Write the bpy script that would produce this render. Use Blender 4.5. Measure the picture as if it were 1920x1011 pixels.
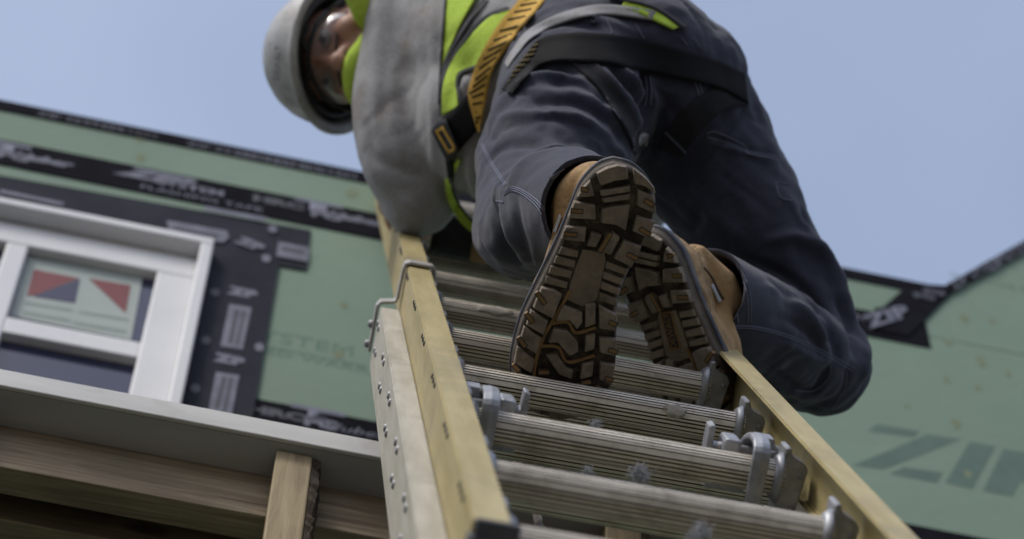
import bpy, bmesh, math, random
import numpy as np
from mathutils import Vector, Matrix
from mathutils.bvhtree import BVHTree
random.seed(7); rng = np.random.RandomState(7)
sc = bpy.context.scene
for o in list(bpy.data.objects): bpy.data.objects.remove(o)
COL = sc.collection
R = math.radians

# ------------------------------------------------------------------ camera
# World: X along the house wall, Y towards the wall, Z up.  Camera axes in world
# (recovered from the ladder: rungs are level, wall is plumb)
F = 6000.0                       # focal length in photo pixels (1920 wide)
PITCH = R(62)
LU = np.array([0.98110918, 0.17612788, 0.0800234])     # rung direction, in camera axes (x right, y down, z forward)
LV = np.array([-0.06091892, -0.1113297, 0.9919146])    # up the ladder
LN = np.array([0.1836128, -0.97805146, -0.09849707])   # out of the ladder, climber side
LT = np.array([-0.056997, 0.13635209, 2.86674863])
rho = math.atan2(LU[1], LU[0]) - math.asin(LU[2]*math.tan(PITCH)/math.hypot(LU[0], LU[1]))
UPC = np.array([math.cos(PITCH)*math.sin(rho), -math.cos(PITCH)*math.cos(rho), math.sin(PITCH)])
YC = np.cross(UPC, LU)
M = np.stack([LU, YC, UPC])      # camera vector -> world vector
CAM = np.array([0, 0, 1.6])
def W(pc): return CAM + M @ np.asarray(pc, float)
def WD(d): return M @ np.asarray(d, float)
def pcam(px, py, z): return np.array([(px-960)/F*z, (py-505.5)/F*z, z])
def P(px, py, z): return W(pcam(px, py, z))
def to_px(Pw):
    c = (np.asarray(Pw) - CAM) @ M
    return 960+F*c[..., 0]/c[..., 2], 505.5+F*c[..., 1]/c[..., 2], c[..., 2]
cd = bpy.data.cameras.new('camera'); cam = bpy.data.objects.new('camera', cd); COL.objects.link(cam)
right, down, fwd = M[:, 0], M[:, 1], M[:, 2]
mw = Matrix.Identity(4)
for i in range(3):
    mw[i][0] = right[i]; mw[i][1] = -down[i]; mw[i][2] = -fwd[i]; mw[i][3] = CAM[i]
cam.matrix_world = mw
cd.sensor_width = 36; cd.lens = F/1920*36; cd.clip_start = .05; cd.clip_end = 2000
cd.dof.use_dof = True; cd.dof.focus_distance = 3.55; cd.dof.aperture_fstop = 5.8
sc.camera = cam
sc.render.resolution_x = 1024; sc.render.resolution_y = 539

# ------------------------------------------------------------------ light
SUN_DIR = Vector((-.58, -.55, .85)).normalized()       # towards the sun: behind and left of the camera
wd = bpy.data.worlds.new('World'); sc.world = wd; wd.use_nodes = True
nt = wd.node_tree; bg = nt.nodes['Background']
sky = nt.nodes.new('ShaderNodeTexSky'); sky.sky_type = 'NISHITA'; sky.sun_disc = False
sky.sun_elevation = math.asin(SUN_DIR.z); sky.sun_rotation = math.atan2(SUN_DIR.x, SUN_DIR.y)
sky.air_density = 1.0; sky.dust_density = 4.0; sky.ozone_density = 1.5; sky.altitude = 100
# thin high cloud: an even pale veil with slight mottling over the clear sky
tc = nt.nodes.new('ShaderNodeTexCoord'); nz = nt.nodes.new('ShaderNodeTexNoise'); nz.inputs['Scale'].default_value = 3.2; nz.inputs['Detail'].default_value = 3
nt.links.new(tc.outputs['Generated'], nz.inputs['Vector'])
mr = nt.nodes.new('ShaderNodeMapRange'); mr.inputs[1].default_value = .3; mr.inputs[2].default_value = .7; mr.inputs[3].default_value = .32; mr.inputs[4].default_value = .70
nt.links.new(nz.outputs['Fac'], mr.inputs[0])
mx = nt.nodes.new('ShaderNodeMix'); mx.data_type = 'RGBA'; mx.inputs[7].default_value = (2.95, 3.45, 4.6, 1)
nt.links.new(mr.outputs[0], mx.inputs[0]); nt.links.new(sky.outputs[0], mx.inputs[6]); nt.links.new(mx.outputs[2], bg.inputs[0]); bg.inputs[1].default_value = .15
sd = bpy.data.lights.new('sun', 'SUN'); sd.energy = 1.5; sd.angle = R(14); sd.color = (1, .96, .9)
sun = bpy.data.objects.new('sun', sd); COL.objects.link(sun)
sun.rotation_euler = SUN_DIR.to_track_quat('Z', 'Y').to_euler(); sun.location = (-4, -5, 9)
sc.view_settings.view_transform = 'Standard'; sc.view_settings.look = 'None'
sc.view_settings.gamma = 1; sc.view_settings.use_curve_mapping = False
sc.view_settings.exposure = 0.28
sc.render.engine = 'CYCLES'

# ------------------------------------------------------------------ materials
def nodes(name):
    m = bpy.data.materials.new(name); m.use_nodes = True
    t = m.node_tree; b = t.nodes['Principled BSDF']
    return m, t, b
def ramp(t, src, stops):
    r = t.nodes.new('ShaderNodeValToRGB'); e = r.color_ramp.elements
    while len(e) < len(stops): e.new(.5)
    for el, (p, c) in zip(e, stops):
        el.position = p; el.color = tuple(c)+(1,) if len(c) == 3 else c
    t.links.new(src, r.inputs[0]); return r.outputs[0]
def coords(t, scale=(1, 1, 1), rot=None):
    g = t.nodes.new('ShaderNodeNewGeometry'); mp = t.nodes.new('ShaderNodeMapping')
    if rot is not None:
        mp2 = t.nodes.new('ShaderNodeMapping'); mp2.inputs['Rotation'].default_value = rot
        t.links.new(g.outputs['Position'], mp2.inputs[0]); t.links.new(mp2.outputs[0], mp.inputs[0])
    else: t.links.new(g.outputs['Position'], mp.inputs[0])
    mp.inputs['Scale'].default_value = scale
    return mp.outputs[0]
def noise(t, vec, scale, detail=4, rough=.6, dist=0):
    n = t.nodes.new('ShaderNodeTexNoise'); n.inputs['Scale'].default_value = scale; n.inputs['Detail'].default_value = detail
    n.inputs['Roughness'].default_value = rough; n.inputs['Distortion'].default_value = dist
    t.links.new(vec, n.inputs['Vector']); return n.outputs['Fac']
def mix(t, fac, a, b, mode='MIX'):
    m = t.nodes.new('ShaderNodeMix'); m.data_type = 'RGBA'; m.blend_type = mode
    for k, v in ((0, fac), (6, a), (7, b)):
        if hasattr(v, 'is_linked'): t.links.new(v, m.inputs[k])
        else: m.inputs[k].default_value = v if k == 0 else tuple(v)+(1,)
    return m.outputs[2]
def bump(t, b, h, dist, strength=1.0):
    n = t.nodes.new('ShaderNodeBump'); n.inputs['Distance'].default_value = dist; n.inputs['Strength'].default_value = strength
    t.links.new(h, n.inputs['Height']); t.links.new(n.outputs[0], b.inputs['Normal'])
def mat(name, c1, c2=None, scale=20, rough=.6, metal=0, bumpd=0, bscale=None, stretch=(1, 1, 1), rot=None,
        dirt=None, dirt_scale=6, dirt_amt=(.55, .7), spec=None, lo=.35, hi=.65, detail=5):
    m, t, b = nodes(name)
    v = coords(t, stretch, rot)
    n = noise(t, v, scale, detail)
    col = ramp(t, n, [(lo, c1), (hi, c2 or c1)])
    if dirt:
        d = noise(t, coords(t), dirt_scale, 6, .7)
        f = ramp(t, d, [(dirt_amt[0], (0, 0, 0)), (dirt_amt[1], (1, 1, 1))])
        col = mix(t, f, col, dirt)
    t.links.new(col, b.inputs['Base Color'])
    b.inputs['Roughness'].default_value = rough; b.inputs['Metallic'].default_value = metal
    if spec is not None: b.inputs['Specular IOR Level'].default_value = spec
    if bumpd:
        h = noise(t, v, bscale or scale*2, 6, .65); bump(t, b, h, bumpd)
    return m
# orientation that turns world so that the ladder axis is local Z, rung is X (for stretched grain)
elev = math.asin(float(LV @ UPC)); LROT = (R(90)-elev, 0, 0)
MT = {}
MT['fibre'] = mat('fibreglass', (.355, .285, .115), (.46, .38, .18), 9, .5, bumpd=.0006, bscale=70, stretch=(6, 6, .8), rot=LROT,
                  dirt=(.22, .19, .115), dirt_scale=7, dirt_amt=(.50, .80))
MT['fibre_base'] = mat('fibreglass_weathered', (.38, .355, .28), (.50, .475, .40), 9, .55, bumpd=.0006, bscale=70, stretch=(6, 6, .8), rot=LROT,
                  dirt=(.2, .18, .13), dirt_scale=6, dirt_amt=(.55, .85))
MT['alu'] = mat('aluminium_rung', (.60, .54, .445), (.80, .735, .63), 14, .45, .15, bumpd=.0005, bscale=160, stretch=(.5, 7, 7),
                dirt=(.30, .25, .18), dirt_scale=22, dirt_amt=(.50, .78))
MT['groove'] = mat('shade_in_groove', (.07, .052, .034), (.20, .145, .08), 18, .85, stretch=(.4, 4, 4))  # dark brown on the groove faces paints in the shade between the ribs
MT['plate'] = mat('galvanised_plate', (.27, .28, .30), (.40, .41, .435), 60, .48, .5, bumpd=.0003, dirt=(.14, .13, .12), dirt_scale=25, dirt_amt=(.55, .8))
MT['bracket'] = mat('bracket_steel', (.34, .33, .31), (.46, .45, .43), 40, .5, .4, bumpd=.0003, dirt=(.15, .13, .11), dirt_scale=25)
MT['shoe'] = mat('worn_end_shoe', (.045, .048, .058), (.075, .078, .09), 30, .7, bumpd=.0005)
MT['rubber'] = mat('black_rubber', (.015, .015, .017), (.03, .03, .033), 60, .6, bumpd=.0004)
MT['rivet'] = mat('rivet_metal', (.24, .24, .25), (.34, .34, .35), 80, .55, .4)
MT['dark_hole'] = mat('dark_rivet', (.03, .03, .03), (.06, .055, .05), 80, .6, .3)
MT['panel'] = mat('green_sheathing', (.148, .222, .157), (.180, .258, .186), 2.2, .75, bumpd=.0012, bscale=30, dirt=(.16, .225, .165), dirt_scale=1.4, dirt_amt=(.4, .7))
MT['tape'] = mat('black_seam_tape', (.007, .007, .010), (.012, .012, .017), 12, .8, spec=.03, bumpd=.0012, bscale=22)
MT['flash'] = mat('grey_flashing_tape', (.020, .022, .030), (.032, .035, .046), 7, .75, spec=.08, bumpd=.0018, bscale=18)
MT['print'] = mat('pale_print', (.10, .106, .14), (.16, .168, .215), 30, .6)
MT['dimprint'] = mat('dim_print', (.035, .037, .05), (.05, .052, .065), 30, .6)
MT['greenprint'] = mat('dark_green_print', (.072, .125, .098), (.092, .155, .12), 16, .75)
MT['smallprint'] = mat('small_green_print', (.085, .165, .115), (.10, .185, .13), 16, .75)
MT['rust'] = mat('rust_stain', (.165, .18, .095), (.15, .205, .13), 40, .8)
MT['white'] = mat('white_vinyl', (.62, .63, .64), (.70, .70, .70), 4, .45, dirt=(.52, .52, .5), dirt_scale=3)
MT['fascia'] = mat('primed_fascia', (.47, .47, .45), (.58, .575, .55), 5, .55, bumpd=.0006, bscale=60, stretch=(.5, 4, 4), dirt=(.36, .35, .32), dirt_scale=9, dirt_amt=(.55, .8))
MT['soffit'] = mat('darker_grey_soffit', (.33, .34, .33), (.39, .40, .385), 5, .7, bumpd=.0006, bscale=60, stretch=(.5, 4, 4))  # soffit grey set darker than the fascia colour
MT['sticker'] = mat('sticker_paper', (.32, .365, .335), (.37, .41, .38), 6, .6)
MT['stickertext'] = mat('sticker_fine_print', (.20, .26, .22), (.25, .31, .27), 120, .6)
MT['red'] = mat('sticker_red', (.17, .035, .04), (.20, .04, .045), 6, .6)
MT['navy'] = mat('sticker_navy', (.03, .035, .085), (.04, .045, .10), 6, .6)
MT['dirtground'] = mat('bare_ground', (.075, .063, .05), (.12, .105, .085), 3, .95, bumpd=.02, bscale=6)
MT['roof'] = mat('roof_underlay', (.03, .03, .032), (.05, .05, .052), 6, .8, bumpd=.002)
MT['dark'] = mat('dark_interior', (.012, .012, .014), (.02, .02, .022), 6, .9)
def wood(name, c1, c2, c3, stretch, seed):
    m, t, b = nodes(name)
    v = coords(t, stretch); mp = v.node; mp.inputs['Location'].default_value = (seed*3.1, seed*1.7, seed)
    n = noise(t, v, 14, 8, .7, .6)
    col = ramp(t, n, [(.34, c3), (.5, c1), (.66, c2)])
    w = noise(t, coords(t), 5, 3)
    col = mix(t, ramp(t, w, [(.45, (0, 0, 0)), (.75, (.7, .7, .7))]), col, tuple(x*.5 for x in c1))
    vo = t.nodes.new('ShaderNodeTexVoronoi'); vo.inputs['Scale'].default_value = 5.5
    t.links.new(coords(t, (.55, 1, 1)), vo.inputs['Vector'])
    k = ramp(t, vo.outputs['Distance'], [(.07, (1, 1, 1)), (.13, (0, 0, 0))])
    col = mix(t, k, col, (.03, .018, .01))
    t.links.new(col, b.inputs['Base Color']); b.inputs['Roughness'].default_value = .75
    bump(t, b, n, .0012); return m
MT['wood'] = wood('pine_beam', (.235, .185, .12), (.33, .27, .175), (.13, .097, .06), (.3, 7, 7), 1)
MT['wood_v'] = wood('pine_stud', (.31, .245, .14), (.40, .32, .20), (.21, .16, .09), (5, 5, .35), 2)
MT['bark'] = mat('dark_bark_edge', (.025, .017, .011), (.09, .065, .04), 45, .9, bumpd=.006, bscale=60, stretch=(1, 1, .3))
m, t, b = nodes('window_glass'); b.inputs['Base Color'].default_value = (.016, .020, .052, 1); b.inputs['Roughness'].default_value = .08
b.inputs['Specular IOR Level'].default_value = .8; MT['glass'] = m

def fabric(name, c1, c2, wear, wscale=900, rough=.85, sheen=.25, stain=None, stain_amt=(.55, .75), bd=.0005):
    m, t, b = nodes(name)
    v = coords(t); n = noise(t, v, 9, 6, .65)
    col = ramp(t, n, [(.3, c1), (.7, c2)])
    fine = noise(t, v, 220, 3, .7)
    col = mix(t, .35, col, ramp(t, fine, [(.3, tuple(x*.7 for x in c1)), (.7, tuple(min(1, x*1.35) for x in c2))]))
    g = t.nodes.new('ShaderNodeNewGeometry')
    wn = noise(t, v, 30, 5, .7)
    if wear:
        mm = t.nodes.new('ShaderNodeMath'); mm.operation = 'MULTIPLY'
        t.links.new(ramp(t, g.outputs['Pointiness'], [(.51, (0, 0, 0)), (.60, (1, 1, 1))]), mm.inputs[0])
        t.links.new(ramp(t, wn, [(.35, (0, 0, 0)), (.75, (1, 1, 1))]), mm.inputs[1])
        col = mix(t, mm.outputs[0], col, wear)
    if stain:
        s = noise(t, v, 11, 5, .7)
        col = mix(t, ramp(t, s, [(stain_amt[0], (0, 0, 0)), (stain_amt[1], (.8, .8, .8))]), col, stain)
    t.links.new(col, b.inputs['Base Color']); b.inputs['Roughness'].default_value = rough
    b.inputs['Sheen Weight'].default_value = sheen; b.inputs['Sheen Roughness'].default_value = .5
    b.inputs['Specular IOR Level'].default_value = .2
    h = noise(t, v, 160, 5, .8); bump(t, b, h, bd); return m
MT['denim'] = fabric('work_trouser_twill', (.025, .028, .044), (.038, .042, .064), (.075, .083, .118), sheen=.18, stain=(.075, .077, .088), stain_amt=(.56, .80))
MT['shirt'] = fabric('grey_marl_shirt', (.27, .27, .275), (.34, .34, .345), None, stain=(.21, .175, .135), stain_amt=(.52, .72), bd=.0009)
MT['vest'] = fabric('hi_vis_mesh', (.46, .66, .075), (.54, .74, .10), None, sheen=.05, bd=.0012)
MT['vestdark'] = fabric('dark_grey_trim', (.035, .037, .043), (.05, .052, .06), None)
MT['webbing'] = fabric('black_webbing', (.006, .006, .007), (.011, .011, .012), None, sheen=.0, bd=.0004)
MT['legweb'] = fabric('worn_dark_webbing', (.014, .014, .017), (.024, .024, .028), None, sheen=.05, bd=.0004)
MT['yellow_web'] = fabric('yellow_webbing', (.56, .33, .06), (.66, .41, .09), None, sheen=.05)
MT['yellow_print'] = fabric('yellow_print', (.13, .10, .04), (.17, .13, .05), None, sheen=0)
MT['stitch'] = fabric('pale_stitching', (.12, .135, .18), (.17, .185, .24), None, sheen=0)
MT['tanstitch'] = fabric('tan_stitching', (.36, .27, .16), (.42, .32, .2), None, sheen=0)
MT['leather'] = mat('tan_nubuck', (.36, .225, .10), (.48, .315, .155), 24, .85, bumpd=.0016, bscale=130, dirt=(.12, .078, .045), dirt_scale=26, dirt_amt=(.50, .72))
MT['collar'] = mat('boot_collar', (.06, .045, .035), (.09, .07, .05), 40, .9)
MT['sole'] = mat('muddy_sole', (.022, .017, .013), (.05, .04, .03), 60, .9, bumpd=.003, bscale=140, dirt=(.14, .112, .082), dirt_scale=34, dirt_amt=(.50, .66))
MT['arch'] = mat('smooth_muddy_arch', (.18, .145, .106), (.27, .22, .163), 26, .85, bumpd=.0010, bscale=140, dirt=(.07, .056, .042), dirt_scale=18, dirt_amt=(.52, .75))
MT['lug'] = mat('worn_tread_rubber', (.145, .117, .088), (.24, .196, .147), 60, .8, bumpd=.003, bscale=120, dirt=(.29, .24, .18), dirt_scale=38, dirt_amt=(.46, .66), detail=8)
MT['insert'] = mat('ochre_tread_insert', (.19, .11, .038), (.26, .155, .058), 60, .75, bumpd=.0004, dirt=(.10, .07, .04), dirt_scale=50)
MT['midsole'] = mat('navy_midsole', (.028, .032, .048), (.05, .054, .072), 24, .75, bumpd=.0005, dirt=(.15, .13, .11), dirt_scale=20, dirt_amt=(.5, .75))
MT['sideband'] = mat('dusty_sidewall', (.075, .062, .05), (.12, .10, .08), 24, .85, bumpd=.0008, dirt=(.20, .17, .14), dirt_scale=20, dirt_amt=(.5, .75))
MT['tag'] = mat('white_tag', (.42, .45, .5), (.5, .52, .56), 60, .6)
MT['helmet'] = mat('scuffed_white_shell', (.38, .38, .365), (.50, .50, .48), 16, .42, bumpd=.0006, bscale=90, dirt=(.20, .185, .155), dirt_scale=22, dirt_amt=(.48, .70))
MT['helmprint'] = mat('faded_dark_print', (.10, .105, .12), (.24, .24, .25), 90, .6)
m, t, b = nodes('skin'); v = coords(t)
t.links.new(ramp(t, noise(t, v, 45, 5, .7), [(.3, (.38, .20, .14)), (.7, (.50, .28, .20))]), b.inputs['Base Color'])
b.inputs['Roughness'].default_value = .5; b.inputs['Subsurface Weight'].default_value = .08; b.inputs['Subsurface Radius'].default_value = (.01, .004, .002)
bump(t, b, noise(t, v, 500, 3), .0003); MT['skin'] = m
MT['hair'] = mat('dark_hair', (.012, .010, .009), (.03, .025, .02), 120, .7, bumpd=.002, bscale=150)
MT['eye'] = mat('eye', (.25, .24, .23), (.3, .29, .28), 20, .2)
m, t, b = nodes('clear_lens'); b.inputs['Base Color'].default_value = (.82, .84, .88, 1); b.inputs['Roughness'].default_value = .05
b.inputs['Transmission Weight'].default_value = .85; b.inputs['IOR'].default_value = 1.3; b.inputs['Alpha'].default_value = .38; MT['lens'] = m
MT['rope'] = fabric('frayed_grey_rope', (.26, .27, .29), (.40, .41, .43), None)
MT['darkrope'] = fabric('dirty_rope', (.07, .055, .04), (.14, .11, .085), None)
MT['putty'] = mat('dried_putty', (.36, .33, .28), (.46, .43, .37), 60, .9, bumpd=.002)

# ------------------------------------------------------------------ object helpers
WL = {}
def empty(name, loc, label, cat, group=None):
    o = bpy.data.objects.new(name, None); o.empty_display_size = .1; COL.objects.link(o); o.location = loc
    o['label'] = label; o['category'] = cat
    if group: o['group'] = group
    WL[o.name] = Vector(loc); return o
def link(name, me, material, parent=None, loc=(0, 0, 0)):
    o = bpy.data.objects.new(name, me); COL.objects.link(o)
    if material is not None:
        me.materials.clear(); me.materials.append(MT[material] if isinstance(material, str) else material)
    o.location = loc; WL[o.name] = Vector(loc)
    if parent is not None:
        o.parent = parent; o.matrix_parent_inverse = Matrix.Translation(-WL[parent.name])
    return o
def mk(verts, faces, smooth=False, fixn=True):
    me = bpy.data.meshes.new('mesh')
    me.from_pydata([tuple(map(float, v)) for v in verts], [], [tuple(map(int, f)) for f in faces])
    if fixn:
        bm = bmesh.new(); bm.from_mesh(me); bmesh.ops.recalc_face_normals(bm, faces=bm.faces); bm.to_mesh(me); bm.free()
    if smooth: me.polygons.foreach_set('use_smooth', [True]*len(me.polygons))
    me.update(); return me
def bev(me, w, seg=2):
    bm = bmesh.new(); bm.from_mesh(me)
    bmesh.ops.bevel(bm, geom=bm.edges[:]+bm.verts[:], offset=w, segments=seg, affect='EDGES', profile=.5, clamp_overlap=True)
    bmesh.ops.recalc_face_normals(bm, faces=bm.faces)
    bm.to_mesh(me); bm.free(); return me
BF = [(0, 1, 3, 2), (4, 6, 7, 5), (0, 4, 5, 1), (2, 3, 7, 6), (0, 2, 6, 4), (1, 5, 7, 3)]
def boxm(fr, a, b, bw=0):
    """box between corners a and b of a frame function fr(x,y,z)->world"""
    vs = [fr(x, y, z) for x in (a[0], b[0]) for y in (a[1], b[1]) for z in (a[2], b[2])]
    me = mk(vs, BF)
    return bev(me, bw) if bw else me
def prism(fr, poly, z0, z1, bw=0, axes=(0, 1, 2)):
    n = len(poly)
    def q(p, z):
        c = [0, 0, 0]; c[axes[0]] = p[0]; c[axes[1]] = p[1]; c[axes[2]] = z; return fr(*c)
    vs = [q(p, z0) for p in poly]+[q(p, z1) for p in poly]
    fs = [tuple(range(n)), tuple(range(2*n-1, n-1, -1))]+[(i, (i+1) % n, (i+1) % n+n, i+n) for i in range(n)]
    me = mk(vs, fs)
    return bev(me, bw, 1) if bw else me
def catmull(pts, n):
    pts = np.asarray(pts, float); k = len(pts)
    ts = np.linspace(0, k-1, n); out = []
    for s in ts:
        i = min(int(s), k-2); u = s-i
        p0 = pts[max(i-1, 0)]; p1 = pts[i]; p2 = pts[i+1]; p3 = pts[min(i+2, k-1)]
        out.append(.5*((2*p1)+(-p0+p2)*u+(2*p0-5*p1+4*p2-p3)*u*u+(-p0+3*p1-3*p2+p3)*u**3))
    return np.array(out)
def frames(path):
    T = np.gradient(path, axis=0); T /= np.linalg.norm(T, axis=1)[:, None]+1e-12
    a = np.array([0, 0, 1.0]) if abs(T[0][2]) < .9 else np.array([1.0, 0, 0])
    n = np.cross(T[0], a); n /= np.linalg.norm(n); out = []
    for i in range(len(path)):
        n = n-T[i]*(n@T[i]); n /= np.linalg.norm(n); out.append((n.copy(), np.cross(T[i], n)))
    return T, out
def tubeg(path, rad, seg=8, caps=True, flat=1.0):
    path = np.asarray(path, float); n = len(path); rad = np.broadcast_to(np.asarray(rad, float), (n,))
    T, fr = frames(path); vs = []; fs = []
    for i in range(n):
        for j in range(seg):
            a = 2*math.pi*j/seg
            vs.append(path[i]+rad[i]*(math.cos(a)*fr[i][0]+flat*math.sin(a)*fr[i][1]))
    for i in range(n-1):
        for j in range(seg):
            k = (j+1) % seg; fs.append((i*seg+j, i*seg+k, (i+1)*seg+k, (i+1)*seg+j))
    if caps: fs += [tuple(range(seg-1, -1, -1)), tuple(range((n-1)*seg, n*seg))]
    return vs, fs
def chain(pts, n=None, seg=20):
    """closed capsule chain through (x,y,z,r) world points"""
    pts = np.asarray(pts, float); n = n or 8*(len(pts)-1)+1
    c = catmull(pts, n); p = c[:, :3]; r = c[:, 3]
    d0 = p[0]-p[1]; d0 /= np.linalg.norm(d0); d1 = p[-1]-p[-2]; d1 /= np.linalg.norm(d1)
    pre = [(p[0]+d0*r[0]*math.sin(a), max(r[0]*math.cos(a), .002)) for a in (1.5, 1.1, .7, .35)]
    post = [(p[-1]+d1*r[-1]*math.sin(a), max(r[-1]*math.cos(a), .002)) for a in (.35, .7, 1.1, 1.5)]
    path = [q for q, _ in pre]+list(p)+[q for q, _ in post]; rr = [q for _, q in pre]+list(r)+[q for _, q in post]
    return tubeg(path, rr, seg)
def ellipsoid(c, ax, rad, seg=20, rings=12):
    vs = []; fs = []
    for i in range(rings+1):
        th = math.pi*i/rings
        for j in range(seg):
            a = 2*math.pi*j/seg
            l = (rad[0]*math.sin(th)*math.cos(a), rad[1]*math.sin(th)*math.sin(a), rad[2]*math.cos(th))
            vs.append(np.asarray(c)+l[0]*ax[0]+l[1]*ax[1]+l[2]*ax[2])
    for i in range(rings):
        for j in range(seg):
            k = (j+1) % seg; fs.append((i*seg+j, i*seg+k, (i+1)*seg+k, (i+1)*seg+j))
    return vs, fs
def merge(parts):
    vs = []; fs = []
    for v, f in parts:
        o = len(vs); vs += list(v); fs += [tuple(i+o for i in q) for q in f]
    return vs, fs
def remesh(parts, voxel, smooth_it=4):
    vs, fs = merge(parts)
    bm = bmesh.new()
    me = bpy.data.meshes.new('tmp'); me.from_pydata([tuple(map(float, v)) for v in vs], [], fs)
    bm.from_mesh(me); bmesh.ops.remove_doubles(bm, verts=bm.verts, dist=1e-6); bmesh.ops.recalc_face_normals(bm, faces=bm.faces); bm.to_mesh(me); bm.free()
    o = bpy.data.objects.new('tmp', me); COL.objects.link(o)
    md = o.modifiers.new('r', 'REMESH'); md.mode = 'VOXEL'; md.voxel_size = voxel
    dg = bpy.context.evaluated_depsgraph_get(); dg.update()
    out = bpy.data.meshes.new_from_object(o.evaluated_get(dg))
    bpy.data.objects.remove(o)
    V = np.empty(len(out.vertices)*3); out.vertices.foreach_get('co', V); V = V.reshape(-1, 3)
    smooth_np(out, V, smooth_it); setv(out, V)
    return out
def edges_np(me):
    E = np.empty(len(me.edges)*2, int); me.edges.foreach_get('vertices', E); return E.reshape(-1, 2)
def smooth_np(me, V, it, lam=.5):
    E = edges_np(me); n = len(V); deg = np.bincount(E.ravel(), minlength=n)[:, None]
    for _ in range(it):
        s = np.zeros_like(V)
        for k in range(3):
            s[:, k] = np.bincount(E[:, 0], V[E[:, 1], k], n)+np.bincount(E[:, 1], V[E[:, 0], k], n)
        V += lam*(s/np.maximum(deg, 1)-V)
def getv(me):
    V = np.empty(len(me.vertices)*3); me.vertices.foreach_get('co', V); return V.reshape(-1, 3)
def setv(me, V):
    me.vertices.foreach_set('co', np.ascontiguousarray(V).ravel()); me.update()
    me.polygons.foreach_set('use_smooth', [True]*len(me.polygons))
def normals(me):
    N = np.empty(len(me.vertices)*3); me.vertex_normals.foreach_get('vector', N); return N.reshape(-1, 3)
def bvh(me):
    return BVHTree.FromPolygons([v.co[:] for v in me.vertices], [p.vertices[:] for p in me.polygons])
def cast(px, py, trees):
    d = WD([(px-960)/F, (py-505.5)/F, 1]); d /= np.linalg.norm(d); best = None
    for t in trees:
        h = t.ray_cast(Vector(CAM), Vector(d))
        if h[0] is not None and (best is None or h[3] < best[3]): best = h
    return best
def wave(V, k, seed, n=14, aniso=None):
    """smooth pseudo-random field on points"""
    r = np.random.RandomState(seed); s = np.zeros(len(V))
    Wp = V+.03*np.sin(V[:, [1, 2, 0]]*23+seed)
    for i in range(n):
        d = r.normal(size=3)
        if aniso is not None: d = d-aniso*(d@aniso)*.85
        d /= np.linalg.norm(d); s += np.sin(Wp@d*k*r.uniform(.6, 1.6)+r.uniform(0, 6.28))
    return s/math.sqrt(n)
def fold_px(V, N, folds):
    """raised ridges / creases along traced lines: (points, half width, height in mm, zmin, zmax)"""
    x, y, z = to_px(V); q = np.stack([x, y], 1); D = np.zeros(len(V))
    view = V-CAM; view /= np.linalg.norm(view, axis=1)[:, None]
    facing = np.clip(-(N*view).sum(1)*3+.3, 0, 1)
    for f in folds:
        pts = np.array(f[0], float); w = f[1]; a = f[2]/1000
        zr = f[3] if len(f) > 3 else (0, 99)
        pts = catmull(pts, max(8, 5*len(pts))); best = np.full(len(V), 1e9); tt = np.zeros(len(V))
        for i in range(len(pts)-1):
            A = pts[i]; d = pts[i+1]-A; L = d@d
            u = np.clip(((q-A)@d)/max(L, 1e-9), 0, 1); dist = np.hypot(*(q-A-u[:, None]*d).T)
            mk_ = dist < best; best[mk_] = dist[mk_]; tt[mk_] = (i+u[mk_])/(len(pts)-1)
        D += a*np.exp(-(best/w)**2)*np.sqrt(np.clip(np.sin(math.pi*(tt*.92+.04)), 0, 1))*facing*((z > zr[0]) & (z < zr[1]))
    return D
def ribbon(name, A, B, trees, material, parent, off=.004, thick=.003, n=40, m=6, sm=2, zdef=4.4):
    """strap laid on the body between two traced edges"""
    A = catmull(A, n); B = catmull(B, n); G = np.full((n, m), np.nan); NN = np.zeros((n, m, 3))
    Q = np.array([[A[i]+(B[i]-A[i])*j/(m-1) for j in range(m)] for i in range(n)])
    for i in range(n):
        for j in range(m):
            h = cast(Q[i, j, 0], Q[i, j, 1], trees)
            if h: G[i, j] = to_px(np.array(h[0]))[2]
    known = ~np.isnan(G)
    if not known.any(): G[:] = zdef
    else:
        idx = np.argwhere(known)
        for i, j in np.argwhere(~known):
            k = np.argmin(((idx-[i, j])**2*[1, 1]).sum(1)); G[i, j] = G[tuple(idx[k])]+.004
    for _ in range(sm):
        P2 = np.pad(G, 1, mode='edge'); G = np.minimum(G, (P2[:-2, 1:-1]+P2[2:, 1:-1]+P2[1:-1, :-2]+P2[1:-1, 2:]+2*G)/6)
    top = np.array([[P(Q[i, j, 0], Q[i, j, 1], G[i, j]-off) for j in range(m)] for i in range(n)])
    bot = np.array([[P(Q[i, j, 0], Q[i, j, 1], G[i, j]-off+thick) for j in range(m)] for i in range(n)])
    vs = list(top.reshape(-1, 3))+list(bot.reshape(-1, 3)); o = n*m; fs = []
    for i in range(n-1):
        for j in range(m-1):
            a, b_, c, d = i*m+j, i*m+j+1, (i+1)*m+j+1, (i+1)*m+j
            fs += [(a, b_, c, d), (d+o, c+o, b_+o, a+o)]
    rim = [i*m for i in range(n)]+[(n-1)*m+j for j in range(1, m)]+[i*m+m-1 for i in range(n-2, -1, -1)]+[j for j in range(m-2, 0, -1)]
    for a, b_ in zip(rim, rim[1:]+rim[:1]): fs.append((a, b_, b_+o, a+o))
    return link(name, mk(vs, fs, True), material, parent)
def stitch(pts, trees, r=.0007, n=40, lift=.0006):
    c = catmull(pts, n); out = []; zl = None
    for q in c:
        h = cast(q[0], q[1], trees)
        if h: zl = to_px(np.array(h[0]))[2]
        if zl: out.append(P(q[0], q[1], zl-lift))
    return tubeg(out, r, 5) if len(out) > 1 else ([], [])
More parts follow.
